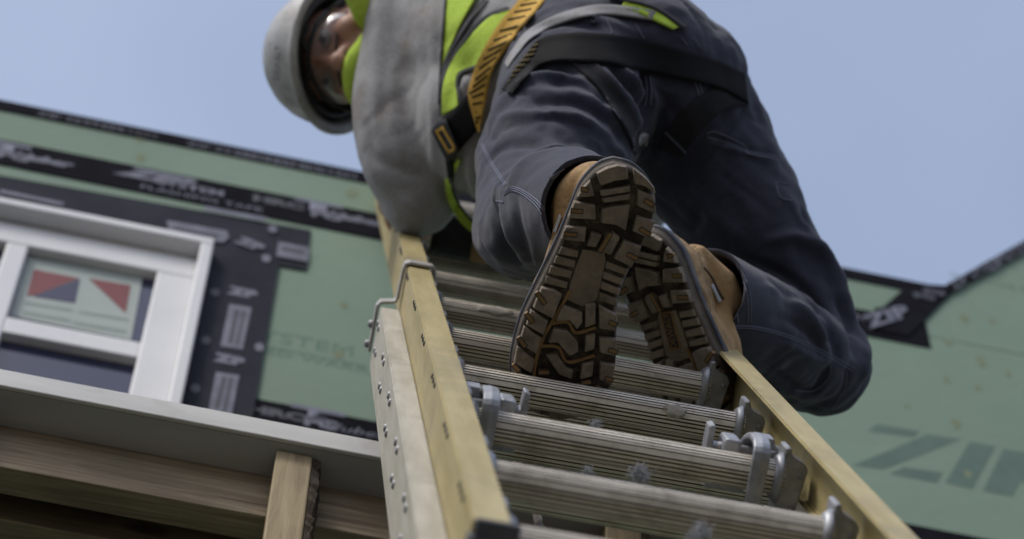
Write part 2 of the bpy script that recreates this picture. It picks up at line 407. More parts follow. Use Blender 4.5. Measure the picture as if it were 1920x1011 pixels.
def text_mesh(s, size, extrude=0, shear=0, bold=0):
    cu = bpy.data.curves.new('t', 'FONT'); cu.body = s; cu.size = size; cu.shear = shear; cu.offset = bold
    cu.align_x = 'CENTER'; cu.align_y = 'CENTER'; cu.resolution_u = 2
    o = bpy.data.objects.new('t', cu); COL.objects.link(o)
    dg = bpy.context.evaluated_depsgraph_get(); dg.update()
    me = bpy.data.meshes.new_from_object(o.evaluated_get(dg)); bpy.data.objects.remove(o); return me

# ================================================================== SETTING
WY = .019                                   # the wall runs 1.1 degrees off the ladder's rungs
DW = 2.6
def wf(x, o, z): return np.array([x, DW+WY*x-o, z])          # wall frame: along, out of wall, up
def hit(px, py, D, out=0):
    d = WD([(px-960)/F, (py-505.5)/F, 1]); k = (D-out)/(d[1]-WY*d[0]); return CAM+d*k
def wl(px, py, out=0):
    p = hit(px, py, DW, out); return (p[0], p[2])
def struct(o): o['kind'] = 'structure'; return o
g = mk([(-300, -300, 0), (300, -300, 0), (300, 300, 0), (-300, 300, 0)], [(0, 1, 2, 3)])
struct(link('ground', g, 'dirtground'))

house = empty('house', wf(0, 0, 0), 'unfinished house wall in green sheathing with black seam tape, behind the ladder', 'house')
EZ = .5*(wl(0, 188)[1]+wl(690, 328)[1])
RX = wl(1770, 536)[0]                                        # the rake starts here
rk = wl(1920, 457); rs = (rk[1]-EZ)/(rk[0]-RX)
S1 = wl(250, 336)[1]; S2 = wl(600, 802)[1]                    # seam heights
XL, XR = -3.2, 4.4; APX = RX+2.2
def panel(poly): return link('sheathing_panel', prism(wf, poly, -.012, 0, .0012, (0, 2, 1)), 'panel', house)
WX0 = wl(-260, 300)[0]; WX1 = wl(398, 447, .0)[0]-.01; WZ1 = wl(300, 430)[1]-.02; WZ0 = WZ1-1.25
joints = [XL, -.9, 1.5-.48, XR]
joints = [XL, -1.42, 1.85, XR]
for a, b_ in zip(joints[:-1], joints[1:]):
    a2, b2 = a+.0015, b_-.0015
    if b2 < RX: panel([(a2, S1+.0004), (b2, S1+.0004), (b2, EZ), (a2, EZ)])
    else:
        if a2 < RX:
            panel([(a2, S1+.0004), (RX, S1+.0004), (RX, EZ), (a2, EZ)])
        q = max(a2, RX); top = lambda x: EZ+rs*(min(x, APX)-RX)-max(0, x-APX)*rs
        panel([(q, S1+.0004), (b2, S1+.0004), (b2, top(b2))]+([(APX, top(APX))] if q < APX < b2 else [])+[(q, top(q)+.0001)])
    def cut(z0, z1):
        if a2 < WX0 and b2 > WX0 and b2 <= WX1 or (a2 < WX0 < b2): panel([(a2, z0), (WX0, z0), (WX0, z1), (a2, z1)])
        if a2 <= WX0 < b2 or a2 < WX1 < b2: panel([(max(a2, WX1), z0), (b2, z0), (b2, z1), (max(a2, WX1), z1)])
        if a2 > WX1: panel([(a2, z0), (b2, z0), (b2, z1), (a2, z1)])
    if a2 < WX1:
        xs = sorted([a2, b2]+[w for w in (WX0, WX1) if a2 < w < b2])
        for u, v in zip(xs[:-1], xs[1:]):
            mid = .5*(u+v)
            if WX0 < mid < WX1: panel([(u, WZ1), (v, WZ1), (v, S1-.0004), (u, S1-.0004)])
            else: panel([(u, S2+.0015), (v, S2+.0015), (v, S1-.0004), (u, S1-.0004)])
    else: panel([(a2, S2+.0015), (b2, S2+.0015), (b2, S1-.0004), (a2, S1-.0004)])
    xs = sorted([a2, b2]+[w for w in (WX0, WX1) if a2 < w < b2])
    for u, v in zip(xs[:-1], xs[1:]):
        zt_ = WZ1-1.40 if WX0 < .5*(u+v) < WX1 else S2-.0015
        panel([(u, S2-1.22), (v, S2-1.22), (v, zt_), (u, zt_)])
    panel([(a2, .3), (b2, .3), (b2, S2-1.223), (a2, S2-1.223)])
link('foundation', boxm(wf, (XL, -.2, 0), (XR, .01, .3)), 'fascia', house)
link('framing', boxm(wf, (XL, -.16, .3), (XR, -.125, EZ-.03)), 'dark', house)
# tapes
def tape(name, poly, m='tape', o=.0022, lift=.0005): return link(name, prism(wf, poly, lift, o, 0, (0, 2, 1)), m, house)
TB = wl(250, 257)[1]-wl(250, 240)[1]
tape('seam_tape', [(XL, EZ-.040), (RX-.02, EZ-.040), (RX+.0, EZ+.001), (XL, EZ+.001)])
tape('seam_tape', [(XL, S1-.047), (wl(1690, 622)[0]+.05, S1-.047), (wl(1690, 622)[0]+.05, S1+.048), (XL, S1+.048)])
for xa, xb in ((XL, WX0), (WX1+.03, XR)): tape('seam_tape', [(xa, S2-.048), (xb, S2-.048), (xb, S2+.047), (xa, S2+.047)])
tape('seam_tape', [wl(1640, 578, .004), wl(1655, 577, .004), wl(1705, 532, .004), wl(1772, 536, .004), wl(1785, 548, .004), wl(1703, 631, .004), wl(1640, 618, .004)], 'tape', .005, .0028)
tape('rake_tape', [(RX-.02, EZ-.06), (APX, EZ+rs*(APX-RX)-.085), (APX, EZ+rs*(APX-RX)+.001), (RX, EZ+.001)], 'tape', .0075, .0054)
# flashing round the window
tape('window_flashing', [wl(*q, .003) for q in ((-300, 276), (583, 432), (575, 507), (400, 477), (-300, 345))], 'flash', .0036, .0024)
jm = [wl(*q, .005) for q in ((390, 470), (523, 496), (480, 748), (455, 880), (300, 850))]
tape('window_flashing', jm, 'flash', .0058, .004)
# prints on tapes and panels
def wtext(s, px, py, h, m='print', rot=0, o=.0064, sx=1.0, shear=0, bold=0):
    me = text_mesh(s, h, shear=shear, bold=bold); V = getv(me); c, s_ = math.cos(rot), math.sin(rot)
    x0, z0 = wl(px, py, o)
    Q = np.array([wf(x0+(v[0]*sx*c-v[1]*s_), o, z0+(v[0]*sx*s_+v[1]*c)) for v in V])
    me.vertices.foreach_set('co', Q.ravel()); me.update()
    return link('printed_lettering', me, m, house)
def wpatch(pts, m='print', o=.0066, name='printed_label'):
    q = [wl(px, py, o) for px, py in pts]; return link(name, mk([wf(x, o, z) for x, z in q], [tuple(range(len(q)))]), m, house)
for px, py in ((283, 330), (-260, 226), (1250, 540)):
    wtext('ZIP', px, py, .050, sx=1.6, o=.0025, shear=.5, bold=.003); wtext('SYSTEM', px+75, py+22, .027, sx=1.3, o=.0025, bold=.001)
    wtext('FLASHING TAPE', px+95, py+42, .022, sx=1.4, o=.0025)
for px, py in ((602, 394), (15, 283)):
    wtext('T', px-5, py-6, .05, sx=2.4, o=.0025, bold=.004); wtext('FG', px+10, py+10, .036, sx=1.3, o=.0025, bold=.002)
    wtext('Huber', px+62, py+16, .030, sx=1.3, o=.0025, bold=.002, shear=.3); wtext('HRC', px-80, py-14, .03, 'dimprint', sx=1.5, o=.0025, bold=.002)
for px, py in ((600, 783), (1180, 895)):
    wtext('T', px-5, py-4, .05, sx=2.4, o=.0025, bold=.004); wtext('FG', px+2, py+12, .036, sx=1.3, o=.0025, bold=.002)
    wtext('Huber', px+62, py+24, .030, sx=1.3, o=.0025, shear=.3); wtext('HRC', px-82, py-8, .03, 'dimprint', sx=1.5, o=.0025, bold=.002)
for px in (150, 215, 430, 520, 590): wtext('ZIP SYSTEM', px, 190+px*.2035+7, .022, 'dimprint' if px % 2 else 'print', sx=1.4, o=.0025)
wtext('ZIP', 1660, 583+12, .05, sx=1.6, o=.0078, rot=.75, shear=.3, bold=.002)
for px, py in ((1733, 556), (1752, 548)): wtext('FG', px, py, .026, 'dimprint', sx=1.3, o=.0078, rot=.1, bold=.002)
for px, py in ((1835, 509), (1900, 477)): wtext('ZIP SYSTEM', px, py, .032, sx=1.3, o=.0088, rot=math.atan(rs))
wtext('IIII', 1614, 596, .03, sx=1.5, o=.0034)
for pl_ in (((312, 413), (425, 433), (430, 445), (418, 455), (318, 436)), ((522, 453), (580, 464), (577, 491), (518, 480)), ((430, 570), (472, 577), (455, 655), (413, 649)),
            ((405, 697), (449, 704), (434, 778), (391, 769)), ((384, 386), (500, 408), (497, 415), (384, 394)), ((0, 355), (120, 380), (118, 386), (0, 362))):
    wpatch(pl_, 'print', .0068)
for pl_ in (((440, 580), (449, 581), (436, 644), (427, 643)), ((455, 582), (461, 583), (447, 647), (441, 646)), ((417, 706), (425, 707), (410, 766), (402, 765)), ((430, 708), (437, 709), (424, 772), (417, 771)),
            ((530, 462), (572, 470), (570, 476), (528, 468)), ((325, 424), (410, 440), (409, 446), (325, 430))):
    wpatch(pl_, 'dimprint', .0074, 'printed_line')
for px, py in ((470, 458), (456, 549), (431, 675)): wtext('ZP', px, py, .034, sx=1.1, o=.0066, bold=.003, rot=-.35 if px > 465 else 0)
for px, py in ((510, 436), (498, 491), (385, 645), (365, 735), (485, 658), (402, 555)):
    me = mk([wf(wl(px, py)[0]+.008*math.cos(a), .0071, wl(px, py)[1]+.014*math.sin(a)) for a in np.linspace(0, 6.28, 12)[:-1]], [tuple(range(11))]); link('tape_blister', me, 'print' if px > 480 else 'dimprint', house)
# big printed name on the sheathing
def z8(l): return [(1540+x/3.25, 700+y/3.25) for x, y in l]
for l in ([(335, 310), (600, 352), (560, 388), (285, 352)], [(640, 372), (850, 400), (660, 478), (380, 585), (190, 560), (420, 468)], [(505, 572), (742, 605), (705, 668), (415, 612)],
          [(905, 415), (1062, 445), (922, 705), (755, 665)], [(1110, 460), (1420, 505), (1480, 560), (1440, 640), (1330, 680), (1215, 660), (1165, 750), (985, 715)]):
    wpatch(z8(l), 'greenprint', .0004, 'printed_letter_stroke')
wtext('SYSTEM', 562, 641, .05, 'smallprint', sx=1.1, o=.0004); wtext('LIMITED WARRANTY', 600, 678, .028, 'smallprint', sx=1.4, o=.0004)
wpatch([(500, 648), (690, 686), (690, 688), (500, 650)], 'smallprint', .0004, 'printed_line')
wtext('SHEATHING PANEL', 1880, 535, .02, 'smallprint', sx=1.2, o=.0004)
for px, py, r in ((645, 570, .010), (636, 662, .012), (660, 360, .016), (265, 293, .012), (262, 262, .010), (1807, 595, .013), (1779, 641, .010), (1838, 672, .013), (1793, 792, .012), (1814, 887, .011), (1833, 726, .008), (1774, 710, .008), (1890, 700, .008), (1700, 760, .006), (1860, 600, .007)):
    x0, z0 = wl(px, py); k = random.uniform(1.0, 2.2)
    me = mk([wf(x0+r*math.cos(a)*random.uniform(.5, .9), .0006, z0-(r*.3 if math.sin(a) < 0 else 0)+r*math.sin(a)*(k if math.sin(a) < 0 else .8)) for a in np.linspace(0, 6.28, 14)[:-1]], [tuple(range(13))])
    link('rust_stain', me, 'rust', house)
# roof planes behind the eave and the rake
roofm = mk([wf(XL, .0, EZ+.002), wf(RX+.3, 0, EZ+.002), wf(RX+.3, -4, EZ+1.6), wf(XL, -4, EZ+1.6), wf(XL, 0, EZ-.03), wf(RX+.3, 0, EZ-.03), wf(RX+.3, -4, EZ+1.57), wf(XL, -4, EZ+1.57)],
           [(0, 1, 2, 3), (7, 6, 5, 4), (0, 4, 5, 1), (1, 5, 6, 2), (2, 6, 7, 3), (3, 7, 4, 0)])
for v in roofm.vertices: v.co.y += .014
link('roof', roofm, 'roof', house)
gm = [(RX, EZ+.002), (APX, EZ+rs*(APX-RX)+.002), (APX, EZ+rs*(APX-RX)-.03), (RX, EZ-.03)]
link('gable_roof', prism(wf, gm, -4, -.014, 0, (0, 2, 1)), 'roof', house)

# window: outer frame proud of the wall, sash set back, muntins, panes
win = link('window', boxm(wf, (WX0, -.10, WZ0), (WX1, -.095, WZ1)), 'dark', house)
FO = .034
rx1 = wl(403, 447, FO)[0]; zt = .5*(wl(403, 447, FO)[1]+wl(0, 368, FO)[1]); fw = .021; lx = rx1-1.05; zb = zt-1.35
for a, b_ in (((lx, .001, zt-fw), (rx1, FO, zt)), ((rx1-fw, .001, zb), (rx1, FO, zt-fw-.0005)), ((lx, .001, zb), (lx+fw, FO, zt-fw-.0005)), ((lx, .001, zb-.03), (rx1, FO+.01, zb-.0005))):
    link('window_frame', boxm(wf, a, b_, .003), 'white', win)
SO = .006                                  # sash face sits behind the frame face
for a, b_ in (((lx+fw-.01, -.06, zt-fw-.03), (rx1-fw+.01, .0005, zt-fw+.01)), ((rx1-fw-.012, -.06, zb), (rx1-.004, .001, zt-fw-.03)), ((lx+.004, -.06, zb), (lx+fw+.012, .001, zt-fw-.03))):
    link('window_jamb', boxm(wf, a, b_, .002), 'white', win)
p1 = [wl(*q, SO) for q in ((52, 462), (298, 506.5), (263, 639.5), (14, 592))]
gx0, gx1 = .5*(p1[0][0]+p1[3][0]), .5*(p1[1][0]+p1[2][0]); gzt, gzb = .5*(p1[0][1]+p1[1][1]), .5*(p1[2][1]+p1[3][1])
g2t = wl(130, 643, SO)[1]; pw = gx1-gx0; mw_ = gx0-wl(14, 453, SO)[0]; ph = gzt-gzb; mh = gzb-g2t
sx0 = gx0-2*(pw+mw_)+mw_
rails = [((lx+fw, -.05, gzt), (rx1-fw, SO, zt-fw-.02)), ((gx1, -.05, zb), (rx1-fw, SO, gzt-.0005)), ((lx+fw, -.05, zb), (sx0, SO, gzt-.0005))]
for k in (0, 1): rails.append(((gx0-mw_-k*(pw+mw_), -.05, zb), (gx0-k*(pw+mw_), SO, gzt-.0005)))
for a, b_ in rails: link('sash_rail', boxm(wf, a, b_, .003), 'white', win)
for k in range(3):
    zc = gzb-k*(ph+mh)
    for j in range(2):
        x1_ = gx1-j*(pw+mw_); x0_ = x1_-pw
        link('muntin', boxm(wf, (x0_, -.048, zc-mh), (x1_, SO-.002, zc), .002), 'white', win)
    for j in range(2):
        x1_ = gx1-j*(pw+mw_); x0_ = x1_-pw
        link('pane', boxm(wf, (x0_-.004, -.018, zc-.004), (x1_+.004, -.013, zc+ph+.004)), 'glass', win)
def z8w(l, o): return [wl(x/3.158, 440+y/3.158, o) for x, y in l]
for l, m_, o in (([(165, 130), (845, 250), (775, 625), (70, 480)], 'sticker', -.0118), ([(200, 205), (470, 258), (205, 358), (160, 362)], 'red', -.0112), ([(475, 262), (445, 405), (195, 366)], 'navy', -.0112), ([(525, 258), (775, 300), (745, 465)], 'red', -.0112)):
    q = z8w(l, o); link('window_sticker', mk([wf(x, o, z) for x, z in q], [tuple(range(len(q)))]), m_, win)
for j, (l) in enumerate(([(150, 395), (430, 440), (428, 452), (148, 407)], [(470, 450), (760, 498), (757, 510), (468, 462)], [(140, 452), (420, 500), (418, 516), (138, 468)], [(440, 512), (745, 565), (742, 582), (438, 528)])):
    q = z8w(l, -.0112); link('sticker_text_line', mk([wf(x, -.0112, z) for x, z in q], [tuple(range(4))]), 'stickertext', win)

# ------------------------------------------------------------------ porch edge in front of the wall
pc0 = M @ pcam(545, 870, 3.80); DP = pc0[1]-WY*pc0[0]
def pf(x, o, z): return np.array([x, DP+WY*x-o, z])
ft = hit(360, 760, DP)[2]; fb = hit(360, 790.5, DP)[2]
def onz(px, py, z):
    d = WD([(px-960)/F, (py-505.5)/F, 1]); return CAM+d*((z-CAM[2])/d[2])
sb = onz(360, 866, fb); SD = sb[1]-(DP+WY*sb[0])
porch = empty('porch_roof_edge', pf(0, 0, ft), 'pale painted board with pine framing under it, in front of the house wall', 'porch')
PX0, PX1 = -2.6, 3.0
link('fascia_board', boxm(pf, (PX0, -.006, fb), (PX1, 0, ft), .0015), 'fascia', porch)
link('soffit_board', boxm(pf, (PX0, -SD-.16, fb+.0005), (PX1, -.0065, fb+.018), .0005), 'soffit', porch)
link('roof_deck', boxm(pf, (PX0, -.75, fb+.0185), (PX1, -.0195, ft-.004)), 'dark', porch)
bz = fb-.089
for k, y0 in enumerate((SD, SD+.072, SD+.15)):
    link('pine_beam', boxm(pf, (PX0, -y0-.038, bz-.001*k), (PX1, -y0, fb+.002), .002), 'wood', porch)
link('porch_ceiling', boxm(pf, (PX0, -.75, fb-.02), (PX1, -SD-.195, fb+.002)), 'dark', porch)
sx = hit(550, 870, DP, -SD+.04)[0]
for k in range(-3, 5):
    x = sx+.406*k
    st = link('pine_stud', boxm(pf, (x-.022, -SD+.001, fb-2.9), (x+.022, -SD+.040, fb-.001), .002), 'wood_v', porch)
    vs = []; N_ = 60                      # rough bark edge on the stud's right side
    for i in range(N_+1):
        z = fb-.002-.55*i/N_
        for (a, o) in ((.0225, -SD+.002), (.0225, -SD+.038), (.030, -SD+.034), (.034, -SD+.02), (.031, -SD+.004)):
            j = .004*random.random(); vs.append(pf(x+a+(j if a > .023 else 0), o+(j-.002 if a > .023 else 0), z))
    fs = []
    for i in range(N_):
        for j in range(5): fs.append((i*5+j, i*5+(j+1) % 5, (i+1)*5+(j+1) % 5, (i+1)*5+j))
    fs += [tuple(range(5)), tuple(range(N_*5, N_*5+5))]
    link('bark_edge', mk(vs, fs), 'bark', st)

# ================================================================== LADDER
LW, LA, LH, LR, LS = .3984, .0304, .0441, .0176, .305
def lf(u, v, n): return W(LT+u*LU+v*LV+n*LN)
UPW = WD(LV)
GV = -(lf(0, 0, -.10)[2])/UPW[2]                      # v at which the base meets the ground
ladder = empty('extension_ladder', lf(LW/2, GV, -.1), 'worn yellow fibreglass extension ladder with ribbed metal rungs, leaning up to the eave', 'ladder')
FV0, FV1, BV1 = -.457, 3.35, 1.245
def channel(u0, side, n0, h, a, v0, v1, th=.0042):
    s = side
    poly = [(u0, n0), (u0+s*a, n0), (u0+s*a, n0-th), (u0+s*th, n0-th), (u0+s*th, n0-h+th), (u0+s*.012, n0-h+th), (u0+s*.012, n0-h), (u0, n0-h)]
    vs = []; fs = []; L = max(2, int((v1-v0)/.25)+1)
    for i in range(L):
        v = v0+(v1-v0)*i/(L-1)
        vs += [lf(u, v, n) for u, n in poly]
    k = len(poly)
    for i in range(L-1):
        for j in range(k): fs.append((i*k+j, i*k+(j+1) % k, (i+1)*k+(j+1) % k, (i+1)*k+j))
    fs += [tuple(range(k)), tuple(range((L-1)*k, L*k))]
    me = mk(vs, fs)
    bm = bmesh.new(); bm.from_mesh(me)
    ed = [e for e in bm.edges if abs((e.verts[0].co-e.verts[1].co).normalized().dot(Vector(UPW))) > .99]
    bmesh.ops.bevel(bm, geom=ed, offset=.0016, segments=2, affect='EDGES', clamp_overlap=True)
    bm.to_mesh(me); bm.free(); return me
BU, BN, BH = -.026, -.056, .079
fl = link('fly_rail', channel(0, 1, 0, .070, LA, FV0, FV1), 'fibre', ladder)
fr_ = link('fly_rail', channel(LW, -1, 0, .070, LA, FV0, FV1), 'fibre', ladder)
bl = link('base_rail', channel(BU, 1, BN, BH, .0255, GV, BV1), 'fibre_base', ladder)
br = link('base_rail', channel(LW-BU, -1, BN, BH, .0255, GV, BV1), 'fibre_base', ladder)
# end shoes on the fly rails, feet on the base
for rail, u0, u1 in ((fl, -.002, LA+.004), (fr_, LW-LA-.004, LW+.002)):
    link('end_shoe', boxm(lf, (u0, FV0-.012, -.073), (u1, FV0+.016, -.012), .003), 'shoe', rail)
    link('end_cap', boxm(lf, (u0+.004, FV0-.010, -.013), (u1+.002, FV0-.001, .0015), .002), 'shoe', rail)
for rail, u0, u1 in ((bl, BU-.006, BU+.036), (br, LW-BU-.036, LW-BU+.006)):
    link('foot', boxm(lf, (u0, GV-.02, BN-BH-.01), (u1, GV+.10, BN+.01), .004), 'rubber', rail)
# rungs
def rung_mesh(u0, u1, n0):
    """ribbed tube: raised lands with grooves of uneven width between them, groove shade painted in dark brown"""
    r_ = np.random.RandomState(3); prof = []; a = 0.0
    while a < 2*math.pi-.16:
        land = r_.choice([.12, .16, .22, .32]); gr = r_.choice([.06, .075, .10])
        prof += [(a, LR), (a+land, LR), (a+land+.012, LR-.0016), (a+land+gr-.012, LR-.0016)]; a += land+gr
    vs = []; fs = []; us = [u0, u0+.002, u1-.002, u1]; seg = len(prof)
    for u in us:
        for (a, rr) in prof: vs.append(lf(u, rr*math.cos(a), n0+rr*math.sin(a)))
    mi = []
    for i in range(len(us)-1):
        for j in range(seg):
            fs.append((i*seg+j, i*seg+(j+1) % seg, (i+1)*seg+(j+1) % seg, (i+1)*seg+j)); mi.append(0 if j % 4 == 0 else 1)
    fs += [tuple(range(seg)), tuple(range(3*seg, 4*seg))]; mi += [0, 0]
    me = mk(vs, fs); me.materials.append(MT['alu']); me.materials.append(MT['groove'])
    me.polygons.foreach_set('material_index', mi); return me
def plate_mesh(u, s, n0):
    # bent end plate riveted to the rail, profile across the ladder, extruded up it
    q = [(0, .032), (.0055, .033), (.008, .024), (.023, .0185), (.0265, .012), (.0205, -.033), (.017, -.036), (0, -.036)]
    return bev(prism(lf, [(u+s*x, n0+y) for x, y in q], -.006, .034, 0, (0, 2, 1)), .0012, 1)
def cyl(u0, u1, n0, r0, r1, v=0, seg=28):
    vs = []; fs = []
    L = [(u0, r0*.93), (u0+(u1-u0)*.2, r0), (u0+(u1-u0)*.8, r1), (u1, r1*.93)]
    for u, rr in L:
        for j in range(seg):
            a = 2*math.pi*j/seg; vs.append(lf(u, v+rr*math.cos(a), n0+rr*math.sin(a)))
    for i in range(3):
        for j in range(seg): fs.append((i*seg+j, i*seg+(j+1) % seg, (i+1)*seg+(j+1) % seg, (i+1)*seg+j))
    fs += [tuple(range(seg)), tuple(range(3*seg, 4*seg))]
    return mk(vs, fs, True)
def stud(u, v, n, r=.0035, ax='v', h=.003):
    d = {'v': (0, -1, 0), '-u': (-1, 0, 0), '+u': (1, 0, 0)}[ax]
    vs = []; fs = []; S = 10
    for k, (rr, hh) in enumerate(((r, 0), (r*.92, h*.6), (r*.5, h*.95))):
        for j in range(S):
            a = 2*math.pi*j/S; c, s = rr*math.cos(a), rr*math.sin(a)
            if ax == 'v': q = (u+c, v-hh, n+s)
            else: q = (u+d[0]*hh, v+c*1.0, n+s)
            vs.append(lf(*q))
    for i in range(2):
        for j in range(S): fs.append((i*S+j, i*S+(j+1) % S, (i+1)*S+(j+1) % S, (i+1)*S+j))
    fs.append(tuple(range(2*S, 3*S))); return mk(vs, fs, True)
ru0, ru1 = .0365, LW-.0375
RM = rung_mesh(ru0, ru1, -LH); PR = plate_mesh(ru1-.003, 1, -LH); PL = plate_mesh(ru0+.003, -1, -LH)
CRm = cyl(ru1-.011, ru1-.0025, -LH, .0225, .026); CLm = cyl(ru0+.011, ru0+.0025, -LH, .0225, .026)
B1 = stud(ru1+.013, -.006, -LH-.028); B2 = stud(ru1+.017, -.006, -LH+.006)
def rung(meshes, v, name):
    rm, rest = meshes; L = UPW*v
    o = link(name, rm, None, ladder, L)
    for nm, me in rest: link(nm, me, None, o, L)
    return o
for me, m_ in ((PR, 'plate'), (PL, 'plate'), (CRm, 'plate'), (CLm, 'plate'), (B1, 'rivet'), (B2, 'rivet')): me.materials.append(MT[m_])
for k in range(-1, 11):
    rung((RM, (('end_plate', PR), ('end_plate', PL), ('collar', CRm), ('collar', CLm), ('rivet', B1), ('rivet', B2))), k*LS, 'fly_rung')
BRN = BN-LH
bu0, bu1 = BU+.020, LW-BU-.020
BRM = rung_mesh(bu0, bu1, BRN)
BOFF = .278
kk = int((GV-BOFF)/LS)+1
for k in range(kk, 4):
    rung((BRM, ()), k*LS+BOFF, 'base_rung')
# rivets through the webs
RVb = stud(BU, 0, BN-.022, .0048, '-u', .0028); RVb.materials.append(MT['rivet'])
for k in range(-9, 4):
    v = k*LS+BOFF
    for dv, dn in ((-.028, 0), (.022, 0), (-.075, -.026), (-.028, -.028)):
        off = UPW*(v+dv)+WD(LN)*(dn+.004)
        link('rivet', RVb, None, bl, off)
RVf = stud(0, 0, -.0085, .0032, '-u', .0018); RVf.materials.append(MT['dark_hole'])
for k in range(-1, 9):
    for dv in (-.028, .004, .034):
        link('rivet', RVf, None, fl, UPW*(k*LS+dv))
# guide bracket: bent strap from the base rail round the fly rail
def strap_mesh(path, v0, v1, th, tilt=0):
    path = np.array(path, float); nrm = []
    for i in range(len(path)):
        d = path[min(i+1, len(path)-1)]-path[max(i-1, 0)]; d /= np.linalg.norm(d); nrm.append(np.array([-d[1], d[0]]))
    q = [p+th*n for p, n in zip(path, nrm)]+[p for p in path[::-1]]
    return bev(prism(lf, [tuple(x) for x in q], v0, v1, 0, (0, 2, 1)), .0008, 1)
gp = [(BU-.001, BN-.062), (BU-.001, BN-.002), (BU+.001, BN+.0015), (-.007, BN+.0055), (-.0035, BN+.012), (-.0022, -.004), (-.001, .0012), (.002, .0022), (LA+.001, .0022), (LA+.0028, -.001), (LA+.0028, -.012)]
gb = link('guide_bracket', strap_mesh(gp, 1.262, 1.292, .004), 'bracket', ladder)
gm_ = [(LW-x, y) for x, y in gp][::-1]
link('guide_bracket', strap_mesh(gm_, 1.262, 1.292, .004), 'bracket', ladder)
for n in (BN-.028, BN-.054):
    me = stud(BU-.0052, 1.277, n, .0055, '-u', .006); link('bolt', me, 'rivet', gb)
# rung locks
def lock(s, u):
    v = LS                                  # hooks over the second rung
    U = lambda x: u+s*x
    hook = [(-.030, v+.085), (-.016, v+.050), (-.010, v+.020), (-.011, v-.012), (-.020, v-.0255), (-.045, v-.027), (-.085, v-.026), (-.105, v-.020)]
    c = catmull(hook, 24); vs = []; fs = []
    T = np.gradient(c, axis=0); T /= np.linalg.norm(T, axis=1)[:, None]
    for i, (n, vv) in enumerate(c):
        nx = np.array([-T[i][1], T[i][0]]); w = .0068+.0012*math.sin(i/23*math.pi)
        for (du, dn) in ((-w, -.003), (w, -.003), (w+.001, 0), (w, .003), (0, .0045), (-w, .003), (-w-.001, 0)):
            vs.append(lf(U(.0)+du, vv+nx[1]*dn, n+nx[0]*dn))
    K = 7
    for i in range(len(c)-1):
        for j in range(K): fs.append((i*K+j, i*K+(j+1) % K, (i+1)*K+(j+1) % K, (i+1)*K+j))
    fs += [tuple(range(K)), tuple(range((len(c)-1)*K, len(c)*K))]
    lk = link('rung_lock', bev(mk(vs, fs), .0006, 1), 'plate', ladder)
    q = [(-.040, -.035), (-.040, -.012), (-.034, -.010), (-.033, -.030), (.008, -.033), (.010, -.014), (.028, -.014), (.030, -.022), (.046, -.026), (.046, -.030), (.030, -.040), (.012, -.045), (.006, -.075), (-.034, -.075)]
    link('lock_body', bev(prism(lf, [(U(x)-s*.004, n) for x, n in q], v+.055, v+.085, 0, (0, 2, 1)), .001, 1), 'plate', lk)
    link('lock_lever', boxm(lf, (min(U(-.030), U(-.012)), v+.030, -.040), (max(U(-.030), U(-.012)), v+.075, -.018), .004), 'plate', lk)
    link('pivot_pin', cyl(U(-.034), U(.03), -.030, .0055, .0055, v+.048, 14), 'rivet', lk)
    link('spring_tab', boxm(lf, (min(U(-.040), U(-.032)), v+.0, -.115), (max(U(-.040), U(-.032)), v+.05, -.085), .002), 'plate', lk)
lock(1, LW-.067); lock(-1, .058)
# dried putty on a rung, and the hauling rope behind
def rungsurf(u, v, ang, r=LR): return lf(u, v+r*math.cos(ang), -LH+r*math.sin(ang))
vs = []; fs = []; NU, NA = 22, 14
for i in range(NU):
    for j in range(NA):
        x = i/(NU-1)*2-1; y = j/(NA-1)*2-1; e = max(0, 1-(x*x+y*y)**1.0*(1+.25*math.sin(7*x+3*y)+.2*math.sin(11*y)))
        vs.append(rungsurf(.283+.013*x, 2*LS, math.pi-.55+.5*y, LR-.0018+.0042*min(1, e*2.5)+(.0006*random.random() if e > 0 else 0)))
for i in range(NU-1):
    for j in range(NA-1): fs.append((i*NA+j, i*NA+j+1, (i+1)*NA+j+1, (i+1)*NA+j))
link('putty_smear', mk(vs, fs, True), 'putty', ladder)
vs = []; fs = []
for i in range(NU):
    for j in range(NA):
        x = i/(NU-1)*2-1; y = j/(NA-1)*2-1; e = max(0, 1-(x*x+y*y)*(1+.3*math.sin(6*x+4*y)))
        vs.append(rungsurf(.115+.026*x, 4*LS, math.pi-.9+.5*y, LR-.0018+.0036*min(1, e*2.5)))
for i in range(NU-1):
    for j in range(NA-1): fs.append((i*NA+j, i*NA+j+1, (i+1)*NA+j+1, (i+1)*NA+j))
link('putty_smear', mk(vs, fs, True), 'putty', ladder)
# rope: twisted strands, hanging behind the rungs, frayed tufts
def rope(path, r, name, m_, parent):
    path = catmull(path, 50); T, fr = frames(path); parts = []
    for s in range(3):
        q = [path[i]+r*.55*(math.cos(i*.55+s*2.09)*fr[i][0]+math.sin(i*.55+s*2.09)*fr[i][1]) for i in range(len(path))]
        parts.append(tubeg(q, r*.55, 6))
    v, f = merge(parts); return link(name, mk(v, f, True), m_, parent)
rp = rope([lf(.125, 3*LS, -.125), lf(.135, LS+.1, -.14), lf(.118, 0.10, -.12), lf(.105, -.12, -.115), lf(.10, -.5, -.12), lf(.09, -1.2, -.14)], .0045, 'hauling_rope', 'darkrope', ladder)
def fluff(c, r, n, parent):
    parts = []
    for i in range(n):
        d = rng.normal(size=3); d /= np.linalg.norm(d); s = c+rng.normal(size=3)*r*.35; e = s+d*r*rng.uniform(.5, 1.3)
        mid = (s+e)/2+rng.normal(size=3)*r*.3
        parts.append(tubeg(catmull([s, mid, e], 5), [.0004, .00045, .0004, .0003, .0002], 4))
    v, f = merge(parts); o = link('frayed_fibres', mk(v, f), 'rope', parent); o['kind'] = 'stuff'
